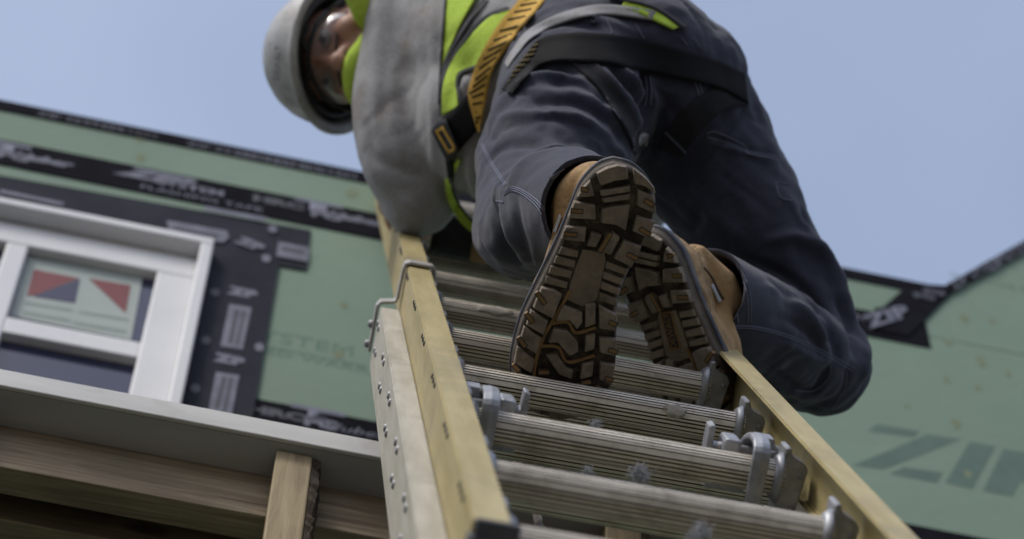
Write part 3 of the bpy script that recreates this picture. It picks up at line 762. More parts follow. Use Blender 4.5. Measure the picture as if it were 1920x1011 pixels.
for px, py, v, r, n in ((1200, 890, .12, .009, 150), (1118, 798, .42, .006, 50), (1102, 884, .12, .005, 60), (1312, 1004, -.2, .010, 120)):
    d = WD([(px-960)/F, (py-505.5)/F, 1]); k = 2.87+v*.99+.02
    fluff(CAM+d*k, r, n, rp)
# ================================================================== PERSON
def C4(px, py, z, r): return np.append(P(px, py, z), r)
LBZ, RBZ = 3.44, 3.80
person = empty('person', P(1170, 640, 3.6), 'person in hard hat, hi-vis vest and dark work trousers climbing the ladder', 'person')
leg_l = [C4(1100, 140, 4.30, .112), C4(1045, 270, 4.14, .100), C4(1010, 380, 4.01, .082), C4(988, 428, 3.90, .066), C4(1045, 398, 3.75, .074), C4(1112, 392, 3.57, .061)]
leg_r = [C4(1262, 190, 4.34, .105), C4(1335, 310, 4.33, .098), C4(1392, 410, 4.30, .088), C4(1475, 575, 4.27, .077), C4(1540, 685, 4.22, .067), C4(1462, 640, 4.10, .070), C4(1385, 595, 4.00, .066), C4(1318, 552, 3.925, .061)]
hips = [C4(1120, 125, 4.33, .118), C4(1175, 130, 4.33, .125), C4(1255, 165, 4.35, .112)]
waist = [C4(1180, 150, 4.34, .125), C4(1120, 120, 4.44, .130), C4(1060, 110, 4.52, .13)]
seat = [C4(1120, 150, 4.28, .10), C4(1255, 205, 4.31, .098)]
torso = [C4(1130, 140, 4.40, .128), C4(1040, 120, 4.50, .135), C4(950, 110, 4.60, .145), C4(880, 75, 4.70, .145), C4(845, 30, 4.78, .12)]
belly = [C4(1010, 215, 4.50, .12), C4(945, 225, 4.52, .118), C4(900, 190, 4.60, .12), C4(860, 120, 4.68, .12)]
shl = [C4(860, 30, 4.76, .095), C4(815, -5, 4.72, .082), C4(780, 10, 4.68, .068)]
arm_l = [C4(778, -10, 4.68, .066), C4(755, 110, 4.645, .066), C4(745, 220, 4.605, .066), C4(762, 310, 4.57, .064), C4(785, 372, 4.56, .052)]
fore_l = [C4(785, 372, 4.56, .050), C4(765, 355, 4.68, .043), C4(742, 335, 4.80, .034)]
shr = [C4(860, 30, 4.80, .10), C4(960, 20, 4.85, .085)]
arm_r = [C4(960, 20, 4.85, .07), C4(1060, 90, 4.90, .06), C4(1135, 170, 4.92, .052)]
fore_r = [C4(1135, 170, 4.92, .05), C4(1180, 300, 4.97, .042), C4(1205, 400, 5.0, .034)]
neck = [C4(850, 35, 4.80, .075), C4(780, 65, 4.82, .062), C4(715, 80, 4.82, .060)]

# ---- trousers
def thin(c, d): return [np.append(q[:3], max(q[3]-d, .02)) for q in c]
tr = remesh([chain(leg_l), chain(leg_r), chain(hips), chain(waist), chain(seat)], .0045, 12)
V = getv(tr); N0 = normals(tr)
def z2(l): return [(820+x/2.527, y/2.527) for x, y in l]
def z3(l): return [(880+x/3.369, 240+y/3.369) for x, y in l]
def z8b(l): return [(1180+x/1.4446, 120+y/1.4446) for x, y in l]
TH = (4.02, 9)                                        # thigh and seat, behind the shin
folds = [
 (z2([(200, 640), (250, 500), (340, 400), (460, 330), (600, 310), (680, 330)]), 9, -9, (4.0, 9)),
 (z2([(230, 600), (300, 480), (420, 390), (560, 350), (680, 390), (760, 460)]), 8, 7, (4.0, 9)),
 (z2([(520, 370), (620, 375), (720, 420), (790, 500)]), 6, -7, (4.0, 9)),
 (z2([(420, 440), (600, 440), (760, 500), (860, 600), (925, 740)]), 10, 6, TH),
 (z2([(460, 480), (640, 490), (790, 570), (890, 690)]), 6, -5, TH),
 (z2([(300, 560), (480, 540), (660, 570), (800, 650), (880, 760)]), 8, 5, TH),
 (z2([(330, 620), (520, 600), (700, 640), (830, 730)]), 6, -4, TH),
 (z2([(500, 690), (640, 650), (780, 690), (900, 760)]), 8, 5, TH),
 (z2([(820, 310), (880, 390), (940, 480), (985, 560)]), 6, -8, TH),
 (z2([(780, 320), (850, 420), (910, 520), (950, 600)]), 6, 7, TH),
 (z2([(880, 330), (930, 400), (980, 470)]), 5, 6, TH),
 (z2([(740, 320), (820, 440), (880, 560)]), 5, -5, TH),
 (z2([(190, 700), (230, 800), (280, 880), (320, 920)]), 8, 4),
 (z2([(250, 640), (330, 700), (430, 720), (520, 700)]), 9, -6, TH),
 (z3([(60, 560), (110, 680), (180, 760), (230, 870)]), 9, 6), (z3([(140, 470), (190, 620), (230, 760), (330, 880)]), 6, -9),
 (z3([(215, 440), (225, 560), (280, 700), (360, 840)]), 8, 7), (z3([(300, 430), (310, 560), (340, 700), (390, 820)]), 6, -7),
 (z3([(370, 470), (390, 600), (410, 720), (430, 850)]), 7, 6), (z3([(450, 540), (450, 640), (460, 760)]), 5, -5),
 (z3([(420, 330), (520, 250), (640, 210), (780, 220)]), 7, 5, (0, 3.85)), (z3([(340, 340), (450, 250), (590, 185), (720, 190)]), 6, -4, (0, 3.95)),
 (z3([(250, 390), (330, 260), (450, 170), (600, 140), (740, 170)]), 7, 6, (0, 4.0)),
 (z3([(320, 420), (430, 380), (520, 320)]), 6, -4, (0, 3.9)),
 (z3([(330, 900), (420, 940), (480, 960)]), 8, -4),
 # right leg
 (z8b([(380, 480), (450, 470), (520, 520), (570, 600), (600, 700)]), 11, 8), (z8b([(300, 520), (400, 560), (480, 620), (540, 720), (560, 800)]), 8, -7),
 (z8b([(330, 580), (420, 620), (490, 690), (530, 770)]), 8, 6), (z8b([(520, 480), (560, 560), (600, 640), (630, 720)]), 7, -8),
 (z8b([(480, 430), (530, 510), (580, 600), (625, 690)]), 7, 7), (z8b([(560, 640), (600, 720), (615, 800)]), 6, -7), (z8b([(600, 660), (640, 760), (630, 850)]), 7, 6),
 (z8b([(470, 400), (520, 500), (560, 570)]), 6, -6), (z8b([(420, 350), (480, 450), (540, 560), (570, 640)]), 9, 4),
 (z8b([(350, 700), (420, 690), (480, 720), (520, 770)]), 8, -6), (z8b([(330, 760), (420, 760), (500, 800), (545, 810)]), 9, 5),
 (z8b([(350, 800), (430, 860), (500, 890), (545, 810)]), 6, -4), (z8b([(420, 900), (500, 930), (580, 880), (590, 820)]), 6, -3),
 (z8b([(250, 620), (300, 650), (370, 660)]), 7, 4), (z8b([(340, 600), (380, 590), (440, 640)]), 6, -6),
 (z8b([(280, 560), (330, 600), (400, 610)]), 6, 4),
 (z8b([(190, 290), (250, 210), (310, 130)]), 7, -4), (z8b([(210, 195), (300, 225), (400, 250)]), 5, -3), (z8b([(210, 205), (300, 237), (400, 262)]), 5, 3.5),
 (z8b([(60, 60), (120, 120), (140, 200)]), 9, -4), (z8b([(150, 330), (230, 420), (300, 470)]), 14, 4), (z8b([(100, 120), (80, 200), (60, 260)]), 9, -10),
 (z2([(980, 330), (990, 440), (985, 560), (960, 660)]), 6, -12), (z2([(1000, 340), (1020, 460), (1010, 600)]), 8, 5),
 (z2([(440, 100), (620, 80), (800, 100), (950, 160)]), 8, 3), (z2([(400, 150), (560, 110), (760, 130)]), 6, -4),
]
axis = WD([0, 0, 1.0])
D = .0022*wave(V, 55, 3)+.0011*wave(V, 120, 5)+.0004*wave(V, 260, 8)
def crease(V, k, seed, w, h, msk):
    a = wave(V, k, seed); m_ = np.clip(wave(V, k*.45, seed+50)*1.2, 0, 1) if msk else 1
    return -h*np.exp(-(a/w)**2)*m_
D += crease(V, 32, 31, .16, .0050, True)+crease(V, 48, 37, .2, .0035, True)+crease(V, 75, 41, .25, .0018, True)
D += fold_px(V, N0, folds)*1.5
for cc_ in (leg_l[-1], leg_r[-1]):
    D *= np.clip((np.linalg.norm(V-cc_[:3], axis=1)-.075)/.07, .12, 1)
V = V+N0*D[:, None]; smooth_np(tr, V, 2, .4); setv(tr, V)
# open the cuffs: drop the end caps
def opencap(me, c, ctrl, keep=.0):
    A = np.array(c[:3]); B = np.array(ctrl[:3]); d = (A-B)/np.linalg.norm(A-B)
    bm = bmesh.new(); bm.from_mesh(me)
    near = [f for f in bm.faces if np.linalg.norm(np.array(f.calc_center_median())-A) < .13]
    gm3 = list({v for f in near for v in f.verts})+list({e for f in near for e in f.edges})+near
    bmesh.ops.bisect_plane(bm, geom=gm3, plane_co=Vector(A), plane_no=Vector(d), clear_outer=True)
    bmesh.ops.remove_doubles(bm, verts=[v for v in bm.verts if v.is_boundary], dist=.0012)
    # turn the hem inwards
    rim = [e for e in bm.edges if e.is_boundary and np.linalg.norm(np.array(e.verts[0].co)-A) < .11]
    r = bmesh.ops.extrude_edge_only(bm, edges=rim); nv = [v for v in r['geom'] if isinstance(v, bmesh.types.BMVert)]
    cc = np.mean([np.array(v.co) for v in nv], axis=0)
    for v in nv: v.co = Vector(np.array(v.co)+(cc-np.array(v.co))*.10-d*.004)
    r = bmesh.ops.extrude_edge_only(bm, edges=[e for e in r['geom'] if isinstance(e, bmesh.types.BMEdge)]); nv = [v for v in r['geom'] if isinstance(v, bmesh.types.BMVert)]
    for v in nv: v.co = Vector(np.array(v.co)-d*.05)
    bm.to_mesh(me); bm.free(); me.polygons.foreach_set('use_smooth', [True]*len(me.polygons)); me.update()
opencap(tr, leg_l[-1], leg_l[-2]); opencap(tr, leg_r[-1], leg_r[-2])
trousers = link('trousers', tr, 'denim', person); BT = bvh(tr)

# ---- shirt with sleeves
sh = remesh([chain(torso), chain(belly), chain(shl), chain(arm_l), chain(shr), chain(arm_r), chain(thin(fore_l, -.006)), chain(thin(fore_r, -.006)), chain([C4(1130, 110, 4.42, .134), C4(1060, 90, 4.50, .138)])], .0058, 8)
V = getv(sh); N0 = normals(sh)
sf = [([(690, 240), (700, 290), (730, 310), (790, 330)], 9, -7, (0, 4.75)), ([(680, 260), (700, 320), (740, 370), (790, 400)], 12, 6, (0, 4.75)), ([(700, 60), (705, 160), (700, 240)], 12, 4, (0, 4.75)),
      ([(760, 0), (770, 120), (775, 240), (790, 330)], 14, -3, (0, 4.75)), ([(810, 0), (812, 150), (815, 300), (820, 380)], 8, 4, (0, 4.75)), ([(740, 120), (735, 220), (750, 300)], 12, 3, (0, 4.75)),
      ([(870, 270), (865, 330), (890, 400)], 7, -6), ([(885, 270), (885, 340), (915, 420)], 8, 6), ([(905, 300), (910, 370), (940, 440)], 6, -5), ([(850, 300), (850, 360), (875, 410)], 7, 5),
      ([(865, 140), (875, 155), (868, 170)], 8, 8), ([(960, 110), (1000, 50), (1080, 18), (1180, 10)], 10, -3), ([(900, 90), (860, 150), (840, 200)], 10, -4)]
D = crease(V, 26, 61, .2, .0045, True)+crease(V, 50, 67, .25, .0022, True)+.0014*wave(V, 38, 13)+.0005*wave(V, 110, 15)+.0003*wave(V, 300, 4)+fold_px(V, N0, sf)
V = V+N0*D[:, None]; smooth_np(sh, V, 2, .4); setv(sh, V)
shirt = link('shirt', sh, 'shirt', person); BS = bvh(sh)

# ---- body: head, neck, trunk, limbs and hands in one skin
hu = np.array([-.88, .0, .47]); hf = np.array([-.45, .15, -.88])
hu /= np.linalg.norm(hu); hf -= hu*(hf@hu); hf /= np.linalg.norm(hf); hx = np.cross(hf, hu)
HC = pcam(664, 104, 4.76)
HX, HF, HU = WD(hx), WD(hf), WD(hu)
def hl(x, y, z): return W(HC)+x*HX+y*HF+z*HU
hax = (HX, HF, HU)
hd = [ellipsoid(hl(0, -.012, .02), hax, (.074, .094, .10)), ellipsoid(hl(0, .03, -.045), hax, (.060, .058, .085)), ellipsoid(hl(0, .055, -.108), hax, (.034, .03, .024)),
      ellipsoid(hl(0, .103, -.036), hax, (.015, .020, .014)), ellipsoid(hl(.013, .090, -.038), hax, (.010, .013, .010)), ellipsoid(hl(-.013, .090, -.038), hax, (.010, .013, .010)),
      chain([np.append(hl(0, .080, .012), .008), np.append(hl(0, .104, -.032), .011)]),
      ellipsoid(hl(.040, .058, -.032), hax, (.026, .026, .024)), ellipsoid(hl(-.040, .058, -.032), hax, (.026, .026, .024)),
      ellipsoid(hl(0, .070, .028), hax, (.054, .020, .014)), ellipsoid(hl(0, .086, -.070), hax, (.024, .011, .006)), ellipsoid(hl(0, .084, -.080), hax, (.022, .011, .007)),
      ellipsoid(hl(.078, -.012, -.02), hax, (.010, .022, .032)), ellipsoid(hl(-.078, -.012, -.02), hax, (.010, .022, .032)),
      ellipsoid(hl(0, .02, -.10), hax, (.05, .05, .03))]
neck[-1] = np.append(hl(0, -.02, -.07), .058)
def hand(wrist, along, palm, s):
    """palm with four curled fingers and a thumb closing round the rail; along = wrist->knuckles, palm = way it faces"""
    a = along/np.linalg.norm(along); p = palm-a*(palm@a); p /= np.linalg.norm(p); x = np.cross(a, p)*s; out = []
    c = wrist+a*.05
    out.append(ellipsoid(c, (x, a, p), (.042, .055, .017)))
    for k, (dx, L) in enumerate(((-.030, .068), (-.010, .078), (.010, .074), (.029, .060))):
        b = wrist+a*.085+x*dx
        q1 = b+a*L*.40+p*L*.10; q2 = q1+a*L*.10+p*L*.36; q3 = q2-a*L*.22+p*L*.20
        out.append(chain([np.append(b, .0095), np.append(q1, .009), np.append(q2, .0085), np.append(q3, .0075)], 16, 10))
    b = wrist+a*.03-x*.034
    out.append(chain([np.append(b, .013), np.append(b-x*.022+a*.022+p*.014, .011), np.append(b-x*.018+a*.045+p*.036, .0095), np.append(b-x*.004+a*.052+p*.052, .008)], 16, 10))
    return out
wl_ = P(742, 335, 4.80); wr_ = P(1205, 400, 5.0)
HWL = hand(wl_, WD(LV)*.6-WD(LN)*.4+WD(LU)*.2, -WD(LN)*.5+WD(LU)*.5, 1); HWR = hand(wr_, WD(LV)*.6-WD(LN)*.4-WD(LU)*.2, -WD(LN)*.5-WD(LU)*.5, -1)
bd = remesh(hd+[chain(neck)]+[chain(thin(c, .016)) for c in (torso, shl, arm_l, shr, arm_r, hips, waist, leg_l[:-1], leg_r[:-2])]+[chain(thin(fore_l, .006)), chain(thin(fore_r, .006))]+HWL+HWR, .0042, 3)
body = link('body', bd, 'skin', person)
# ---- eyes, brows, nostrils, mouth line, hair
for s in (-1, 1):
    v, f = ellipsoid(hl(s*.032, .074, .002), hax, (.014, .012, .009)); e = link('eye', mk(v, f, True), 'eye', person)
    v, f = ellipsoid(hl(s*.032, .0855, .001), hax, (.006, .003, .006), 10, 6); link('iris', mk(v, f, True), 'hair', e)
    c = [hl(s*.014, .094, .024), hl(s*.034, .090, .031), hl(s*.054, .074, .025)]; v, f = tubeg(catmull(c, 10), [.002, .004, .0045, .0045, .0045, .0045, .004, .004, .003, .002], 6); link('eyebrow', mk(v, f, True), 'hair', person)
    v, f = ellipsoid(hl(s*.0085, .0985, -.0475), hax, (.0048, .0065, .003), 10, 6); link('nostril', mk(v, f, True), 'hair', person)
c = [hl(-.023, .084, -.076), hl(0, .0965, -.074), hl(.023, .084, -.076)]; v, f = tubeg(catmull(c, 10), .0022, 6); link('mouth', mk(v, f, True), 'hair', person)
v, f = ellipsoid(hl(0, -.03, .015), hax, (.080, .086, .098)); link('hair', mk(v, f, True), 'hair', person)

# ---- hard hat
def hatring(z, rx, ry0, ry1, n=48, dz=0):
    out = []
    for j in range(n):
        a = 2*math.pi*j/n; x = rx*math.cos(a); y = (ry1 if math.sin(a) > 0 else ry0)*math.sin(a)-.005
        out.append(hl(x, y, z+dz*max(0, math.sin(a))**2)); 
    return out
def dome(z, k): return hatring(z, .105*k, .127*k, .121*k)
rings = [hatring(.030, .101, .123, .115), hatring(.025, .116, .140, .154, dz=-.012), hatring(.030, .118, .142, .157, dz=-.012), hatring(.037, .106, .128, .124), dome(.050, .992), dome(.068, .955), dome(.085, .885), dome(.101, .78), dome(.115, .64), dome(.126, .47), dome(.133, .28), dome(.136, .1)]
inner = [dome(.128, .12), dome(.108, .58), dome(.080, .84), hatring(.045, .100, .120, .114)]
allr = rings+inner; n = 48; vs = [p for r in allr for p in r]; fs = []
for i in range(len(allr)-1):
    for j in range(n): fs.append((i*n+j, i*n+(j+1) % n, (i+1)*n+(j+1) % n, (i+1)*n+j))
i = len(allr)-1
for j in range(n): fs.append((i*n+j, i*n+(j+1) % n, (j+1) % n, j))
hm = mk(vs, fs, True); hat = link('hard_hat', hm, 'helmet', person); BH_ = bvh(hm)
rs_ = [hatring(z, rx, ry, ry-.002) for z, rx, ry in ((.050, .096, .112), (.033, .093, .108), (.033, .085, .100), (.050, .088, .104))]
vs = [p for r in rs_ for p in r]; fs = [(i*n+j, i*n+(j+1) % n, ((i+1) % 4)*n+(j+1) % n, ((i+1) % 4)*n+j) for i in range(4) for j in range(n)]
link('suspension_band', mk(vs, fs, True), 'rubber', hat)
# ---- safety glasses
def lensm(s, shr, y0):
    vs = []; fs = []; A_, B_ = 14, 8
    for i in range(A_):
        for j in range(B_):
            u = i/(A_-1); w = j/(B_-1)*2-1
            ang = s*(.10+.95*u); hgt = (.024-.006*u)*(1-shr)*w-.002
            if abs(w) > .9: hgt *= .96
            vs.append(hl(.076*math.sin(ang), y0+.092*math.cos(ang)-.012*w*w, hgt))
    for i in range(A_-1):
        for j in range(B_-1): fs.append((i*B_+j, i*B_+j+1, (i+1)*B_+j+1, (i+1)*B_+j))
    return vs, fs
fparts = []
for s in (-1, 1):
    top = [hl(.077*math.sin(s*a), .012+.093*math.cos(a)-.012, .023-.006*(a-.1)/.95) for a in np.linspace(0, 1.1, 14)]
    fparts.append(tubeg(top, .0038, 6)); fparts.append(tubeg([top[-1], hl(s*.084, .0, .012), hl(s*.084, -.03, .006)], .0035, 6))
    bot = [hl(.077*math.sin(s*a), .012+.093*math.cos(a)-.012, -.026+.006*(a-.1)/.95) for a in np.linspace(.1, 1.1, 12)]
    fparts.append(tubeg(bot, .0018, 6))
v, f = merge(fparts); gl = link('safety_glasses', mk(v, f, True), 'rubber', person)
for s in (-1, 1):
    v, f = lensm(s, 0, .012); link('lens', mk(v, f, True), 'lens', gl)
    v, f = tubeg([hl(s*.085, -.012, .008), hl(s*.086, -.03, .006), hl(s*.086, -.04, -.002)], .006, 8); link('temple_tip', mk(v, f, True), 'insert', gl)

# ---- boots
def zb(l): return [(950+x/2.297, 300+y/2.297) for x, y in l]
SOLE_OUT = zb([(470, 12), (540, 30), (592, 68), (632, 122), (650, 180), (645, 240), (625, 300), (600, 360), (570, 420), (545, 470), (517, 540), (492, 610), (479, 680), (480, 760), (480, 850), (472, 930), (448, 1010), (400, 1075), (320, 1120), (220, 1135),
               (110, 1100), (50, 1030), (24, 950), (22, 880), (36, 800), (58, 715), (92, 632), (132, 550), (168, 475), (205, 400), (240, 322), (272, 242), (300, 170), (330, 110), (375, 58), (420, 26)])
LUGS = [[(385, 60), (430, 35), (480, 22), (520, 30), (530, 85), (470, 95), (405, 115)], [(545, 35), (600, 75), (640, 125), (645, 152), (600, 120), (550, 105)], [(316, 135), (362, 88), (382, 160), (302, 165)],
 [(403, 135), (535, 112), (537, 138), (405, 160)], [(408, 166), (537, 145), (535, 172), (412, 188)], [(408, 215), (450, 200), (535, 192), (528, 250), (515, 310), (470, 285), (405, 275)],
 [(565, 125), (640, 158), (647, 235), (600, 220), (560, 200)], [(290, 180), (385, 195), (387, 260), (262, 253)], [(560, 240), (642, 266), (615, 340), (540, 310)], [(252, 288), (347, 290), (340, 357), (232, 345)],
 [(365, 310), (415, 325), (385, 382), (345, 375)], [(424, 325), (460, 310), (492, 335), (450, 415), (405, 400)], [(505, 345), (585, 375), (540, 467), (460, 427)],
 [(150, 548), (205, 560), (243, 582), (200, 690), (112, 642)], [(104, 645), (185, 695), (160, 760), (82, 715)], [(75, 716), (155, 768), (130, 842), (52, 790)], [(45, 802), (125, 862), (110, 925), (30, 878)], [(28, 890), (105, 945), (100, 1010), (40, 965)],
 [(240, 625), (330, 660), (330, 705), (305, 735), (270, 696), (208, 696)], [(200, 725), (262, 733), (312, 790), (312, 830), (272, 850), (217, 788), (180, 790)], [(165, 840), (215, 835), (262, 900), (292, 908), (282, 950), (225, 930)],
 [(340, 625), (385, 620), (385, 712), (337, 728)], [(340, 757), (385, 746), (380, 820), (335, 835)], [(325, 880), (378, 868), (372, 935), (315, 950)], [(397, 625), (476, 668), (478, 742), (397, 730)], [(397, 765), (477, 772), (474, 850), (402, 835)], [(402, 870), (470, 885), (455, 975), (397, 950)],
 [(390, 975), (450, 1000), (405, 1060), (345, 1020)], [(140, 960), (215, 955), (235, 1020), (150, 1030)], [(245, 970), (335, 970), (325, 1030), (250, 1035)], [(70, 1000), (130, 1045), (160, 1105), (110, 1090), (60, 1035)], [(175, 1050), (330, 1050), (380, 1075), (310, 1112), (220, 1125), (180, 1110)]]
RIBS = [[(236, 378), (315, 396), (310, 428), (222, 412)], [(214, 418), (302, 440), (296, 472), (202, 452)], [(192, 460), (288, 486), (278, 518), (180, 496)], [(170, 505), (268, 534), (262, 562), (165, 538)],
        [(430, 440), (528, 478), (518, 505), (424, 472)], [(418, 484), (508, 520), (500, 548), (412, 516)], [(408, 528), (494, 562), (486, 592), (402, 560)], [(400, 574), (482, 606), (478, 640), (395, 612)]]
INS = [[(320, 124), (352, 131)], [(275, 218), (330, 223)], [(245, 318), (305, 323)], [(593, 172), (635, 198)], [(572, 294), (620, 324)], [(518, 404), (565, 428)], [(452, 310), (397, 400)], [(128, 570), (167, 622)], [(83, 660), (114, 702)], [(50, 765), (82, 806)], [(28, 882), (56, 912)],
       [(440, 697), (476, 712)], [(438, 817), (478, 829)], [(425, 939), (458, 950)], [(275, 570), (240, 630), (205, 690), (170, 750), (145, 810), (130, 860), (120, 925), (118, 985)], [(195, 710), (265, 704), (300, 750), (385, 727)], [(155, 808), (225, 812), (265, 876), (380, 847)], [(135, 915), (185, 915)], [(320, 962), (365, 955)]]
LUGH = .0085
class Boot:
    def __init__(s, heel_px, z, yax, up, side):
        y = np.array(yax, float); y /= np.linalg.norm(y); u = np.array(up, float); u -= y*(u@y); u /= np.linalg.norm(u)
        s.y, s.u = y, u; s.x = np.cross(y, u); s.o = pcam(*heel_px, z); s.side = side
    def w(s, x, y, z, off=None): return W(s.o+s.side*x*s.x+y*s.y+z*s.u+(0 if off is None else off))
    def local(s, px, py, z=0):
        d = np.array([(px-960)/F, (py-505.5)/F, 1.0]); k = ((s.o+z*s.u)@s.u)/(d@s.u); q = d*k-s.o; return s.side*(q@s.x), q@s.y
def settle(b, k, lug=LUGH):
    """slide the boot along its own line of sight until the tread touches rung k"""
    o0 = b.o.copy()
    best = None
    for sc_ in np.linspace(.97, 1.04, 1400):
        b.o = o0*sc_
        A = LT+k*LS*LV-LH*LN
        # distance of the rung axis (at the foot) above the tread plane
        us = np.linspace(.05, LW-.05, 30); h = [((A+u*LU)-b.o) for u in us]
        loc = [(q@b.x, q@b.y, q@b.u) for q in h]; loc = [l for l in loc if abs(l[0]) < .05]
        if not loc: continue
        gap = abs(max(l[2] for l in loc)-(-lug-LR-.0005))
        if best is None or gap < best[0]: best = (gap, sc_)
    b.o = o0*best[1]; return best
bl_ = Boot((1163, 306), LBZ, (-.243, .97, .24), (-.07, -.28, .95), 1); gl1 = settle(bl_, 2)
out = np.array([bl_.local(px, py, -LUGH) for px, py in SOLE_OUT]); oc_ = out.mean(0); out = out+(oc_-out)/np.linalg.norm(out-oc_, axis=1)[:, None]*.0035
br_ = Boot((1207, 432), RBZ, (.25, .96, .10), (.52, -.20, .83), -1); gl2 = settle(br_, 3)
print('boot gaps', gl1, gl2, 'outline', out.min(0), out.max(0))
def conv(l): return [bl_.local(px, py, -LUGH) for px, py in zb(l)]
def inset(poly, d):
    p = np.array(poly); c = p.mean(0); r = np.linalg.norm(p-c, axis=1)[:, None]; return p+(c-p)/r*d
def shaft_target(leg, d):
    A = (leg[-1][:3]-CAM)@M; Bq = (leg[-2][:3]-CAM)@M; v = (Bq-A)/np.linalg.norm(Bq-A); return A+v*d
bl_.target = shaft_target(leg_l, .03); br_.target = shaft_target(leg_r, .03)
def boot(B, lab):
    n = len(out)*3; oc = catmull(np.vstack([out, out[:1]]), n+1)[:-1]
    c = np.array([oc[:, 0].mean(), oc[:, 1].mean()])
    rings = []
    def scaled(d): 
        q = oc-c; L = np.linalg.norm(q, axis=1)[:, None]; return c+q*(1+d/L)
    # upper: rings from the welt to the shaft
    ym, yM = oc[:, 1].min(), oc[:, 1].max(); H = [(.028, -.004, 1, 1), (.045, -.005, .985, 1), (.062, -.010, .94, 1), (.080, -.014, .84, 1), (.096, -.017, .70, .97), (.112, -.019, .56, .95), (.130, -.020, .42, .94), (.155, -.020, .36, .95), (.180, -.019, .34, .98), (.195, -.020, .34, 1.0)]
    hx0 = np.interp(.06, [0, .3], [oc[np.argmin(oc[:, 1]), 0], oc[np.argmax(oc[:, 1]), 0]])
    vs = []
    for z, d, yk, wk in H:
        q = scaled(d); y = ym+.004+(q[:, 1]-ym)*yk*(1 if yk < .99 else 1)
        t = np.clip((q[:, 1]-ym)/(yM-ym), 0, 1)
        cx = np.interp(y, [ym, yM], [oc[np.argmin(oc[:, 1]), 0], oc[np.argmax(oc[:, 1]), 0]])
        cxo = np.interp(q[:, 1], [ym, yM], [oc[np.argmin(oc[:, 1]), 0], oc[np.argmax(oc[:, 1]), 0]])
        lean = max(0, z-.11)*.25
        x = cx+(q[:, 0]-cxo)*wk*(.96 if z > .05 else 1)
        if yk < .6: 
            th = np.linspace(0, 1, 1); hw = .041 if z < .15 else .043
            ang = np.arctan2(y-(ym+(yM-ym)*yk*.5), (x-cx)); yc = ym+(yM-ym)*yk*.5; hy = (yM-ym)*yk*.5
            k_ = min(1, (.6-yk)/.15)
            x = x*(1-k_)+k_*(cx+hw*np.cos(ang)*np.maximum(.2, np.abs(np.cos(ang)))**-.15*.98); y = y*(1-k_)+k_*(yc+hy*np.sin(ang))
        if z == .028: top_c = B.o+B.side*np.interp(ym+.17*(yM-ym), [ym, yM], [oc[np.argmin(oc[:, 1]), 0], oc[np.argmax(oc[:, 1]), 0]])*B.x+(ym+.17*(yM-ym))*B.y+.195*B.u
        tt = np.clip((z-.05)/.145, 0, 1)**1.1
        vs += [B.w(x[i], y[i], z, (B.target-top_c)*tt) for i in range(n)]
    fs = [(i*n+j, i*n+(j+1) % n, (i+1)*n+(j+1) % n, (i+1)*n+j) for i in range(len(H)-1) for j in range(n)]
    fs += [tuple(range(n)), tuple(range((len(H)-1)*n, len(H)*n))]
    me = mk(vs, fs, True)
    bm = bmesh.new(); bm.from_mesh(me); bmesh.ops.subdivide_edges(bm, edges=bm.edges[:], cuts=1, use_grid_fill=True); bm.to_mesh(me); bm.free()
    Vb = getv(me); smooth_np(me, Vb, 3, .4); nb = normals(me); Vb = Vb+nb*(.0011*wave(Vb, 90, 21)+.0006*wave(Vb, 200, 22))[:, None]; setv(me, Vb)
    o = link('boot', me, 'leather', person); o['label'] = lab
    # rubber outsole + side wall
    prof = [(-.0005, -.006), (.0, -.001), (.006, .0015), (.012, .0005), (.0135, .0022), (.0215, .0022), (.023, .0), (.033, -.0025), (.034, -.006)]
    vs = []
    for z, d in prof: q = scaled(d); vs += [B.w(q[i, 0], q[i, 1], z) for i in range(n)]
    fs = [(i*n+j, i*n+(j+1) % n, (i+1)*n+(j+1) % n, (i+1)*n+j) for i in range(len(prof)-1) for j in range(n)]+[tuple(range(n)), tuple(range((len(prof)-1)*n, len(prof)*n))]
    link('sidewall', mk(vs, fs, True), 'sideband', o)
    prof = [(.0135, .0000), (.0145, .0042), (.0215, .0042), (.0225, .0000)]; vs = []
    for z, d in prof: q = scaled(d); vs += [B.w(q[i, 0], q[i, 1], z) for i in range(n)]
    link('welt', mk(vs, [(i*n+j, i*n+(j+1) % n, (i+1)*n+(j+1) % n, (i+1)*n+j) for i in range(3) for j in range(n)], True), 'midsole', o)
    # arch plate, a little below the base
    q0 = scaled(-.004); vs = [B.w(q0[i, 0], q0[i, 1], -.0008) for i in range(n)]+[B.w(q0[i, 0], q0[i, 1], .001) for i in range(n)]
    link('outsole', mk(vs, [tuple(range(n)), tuple(range(2*n-1, n-1, -1))]+[(j, (j+1) % n, (j+1) % n+n, j+n) for j in range(n)]), 'sole', o)
    ap = conv([(330, 392), (425, 405), (430, 440), (412, 520), (392, 612), (330, 640), (262, 610), (275, 545), (300, 470)])
    pv = [B.w(a, b2, -.0020) for a, b2 in ap]+[B.w(a, b2, .0) for a, b2 in ap]; k = len(ap)
    link('arch_pad', bev(mk(pv, [tuple(range(k)), tuple(range(2*k-1, k-1, -1))]+[(i, (i+1) % k, (i+1) % k+k, i+k) for i in range(k)]), .0009, 2), 'arch', o)
    def slab(poly, z0, z1, m_, nm, bw=.0011, taper=.0013):
        p = np.array(poly); q = inset(p, taper); k = len(p)
        vs = [B.w(a, b2, z1) for a, b2 in p]+[B.w(a, b2, z0) for a, b2 in q]
        me = mk(vs, [tuple(range(k)), tuple(range(2*k-1, k-1, -1))]+[(i, (i+1) % k, (i+1) % k+k, i+k) for i in range(k)])
        link(nm, bev(me, bw, 2), m_, o)
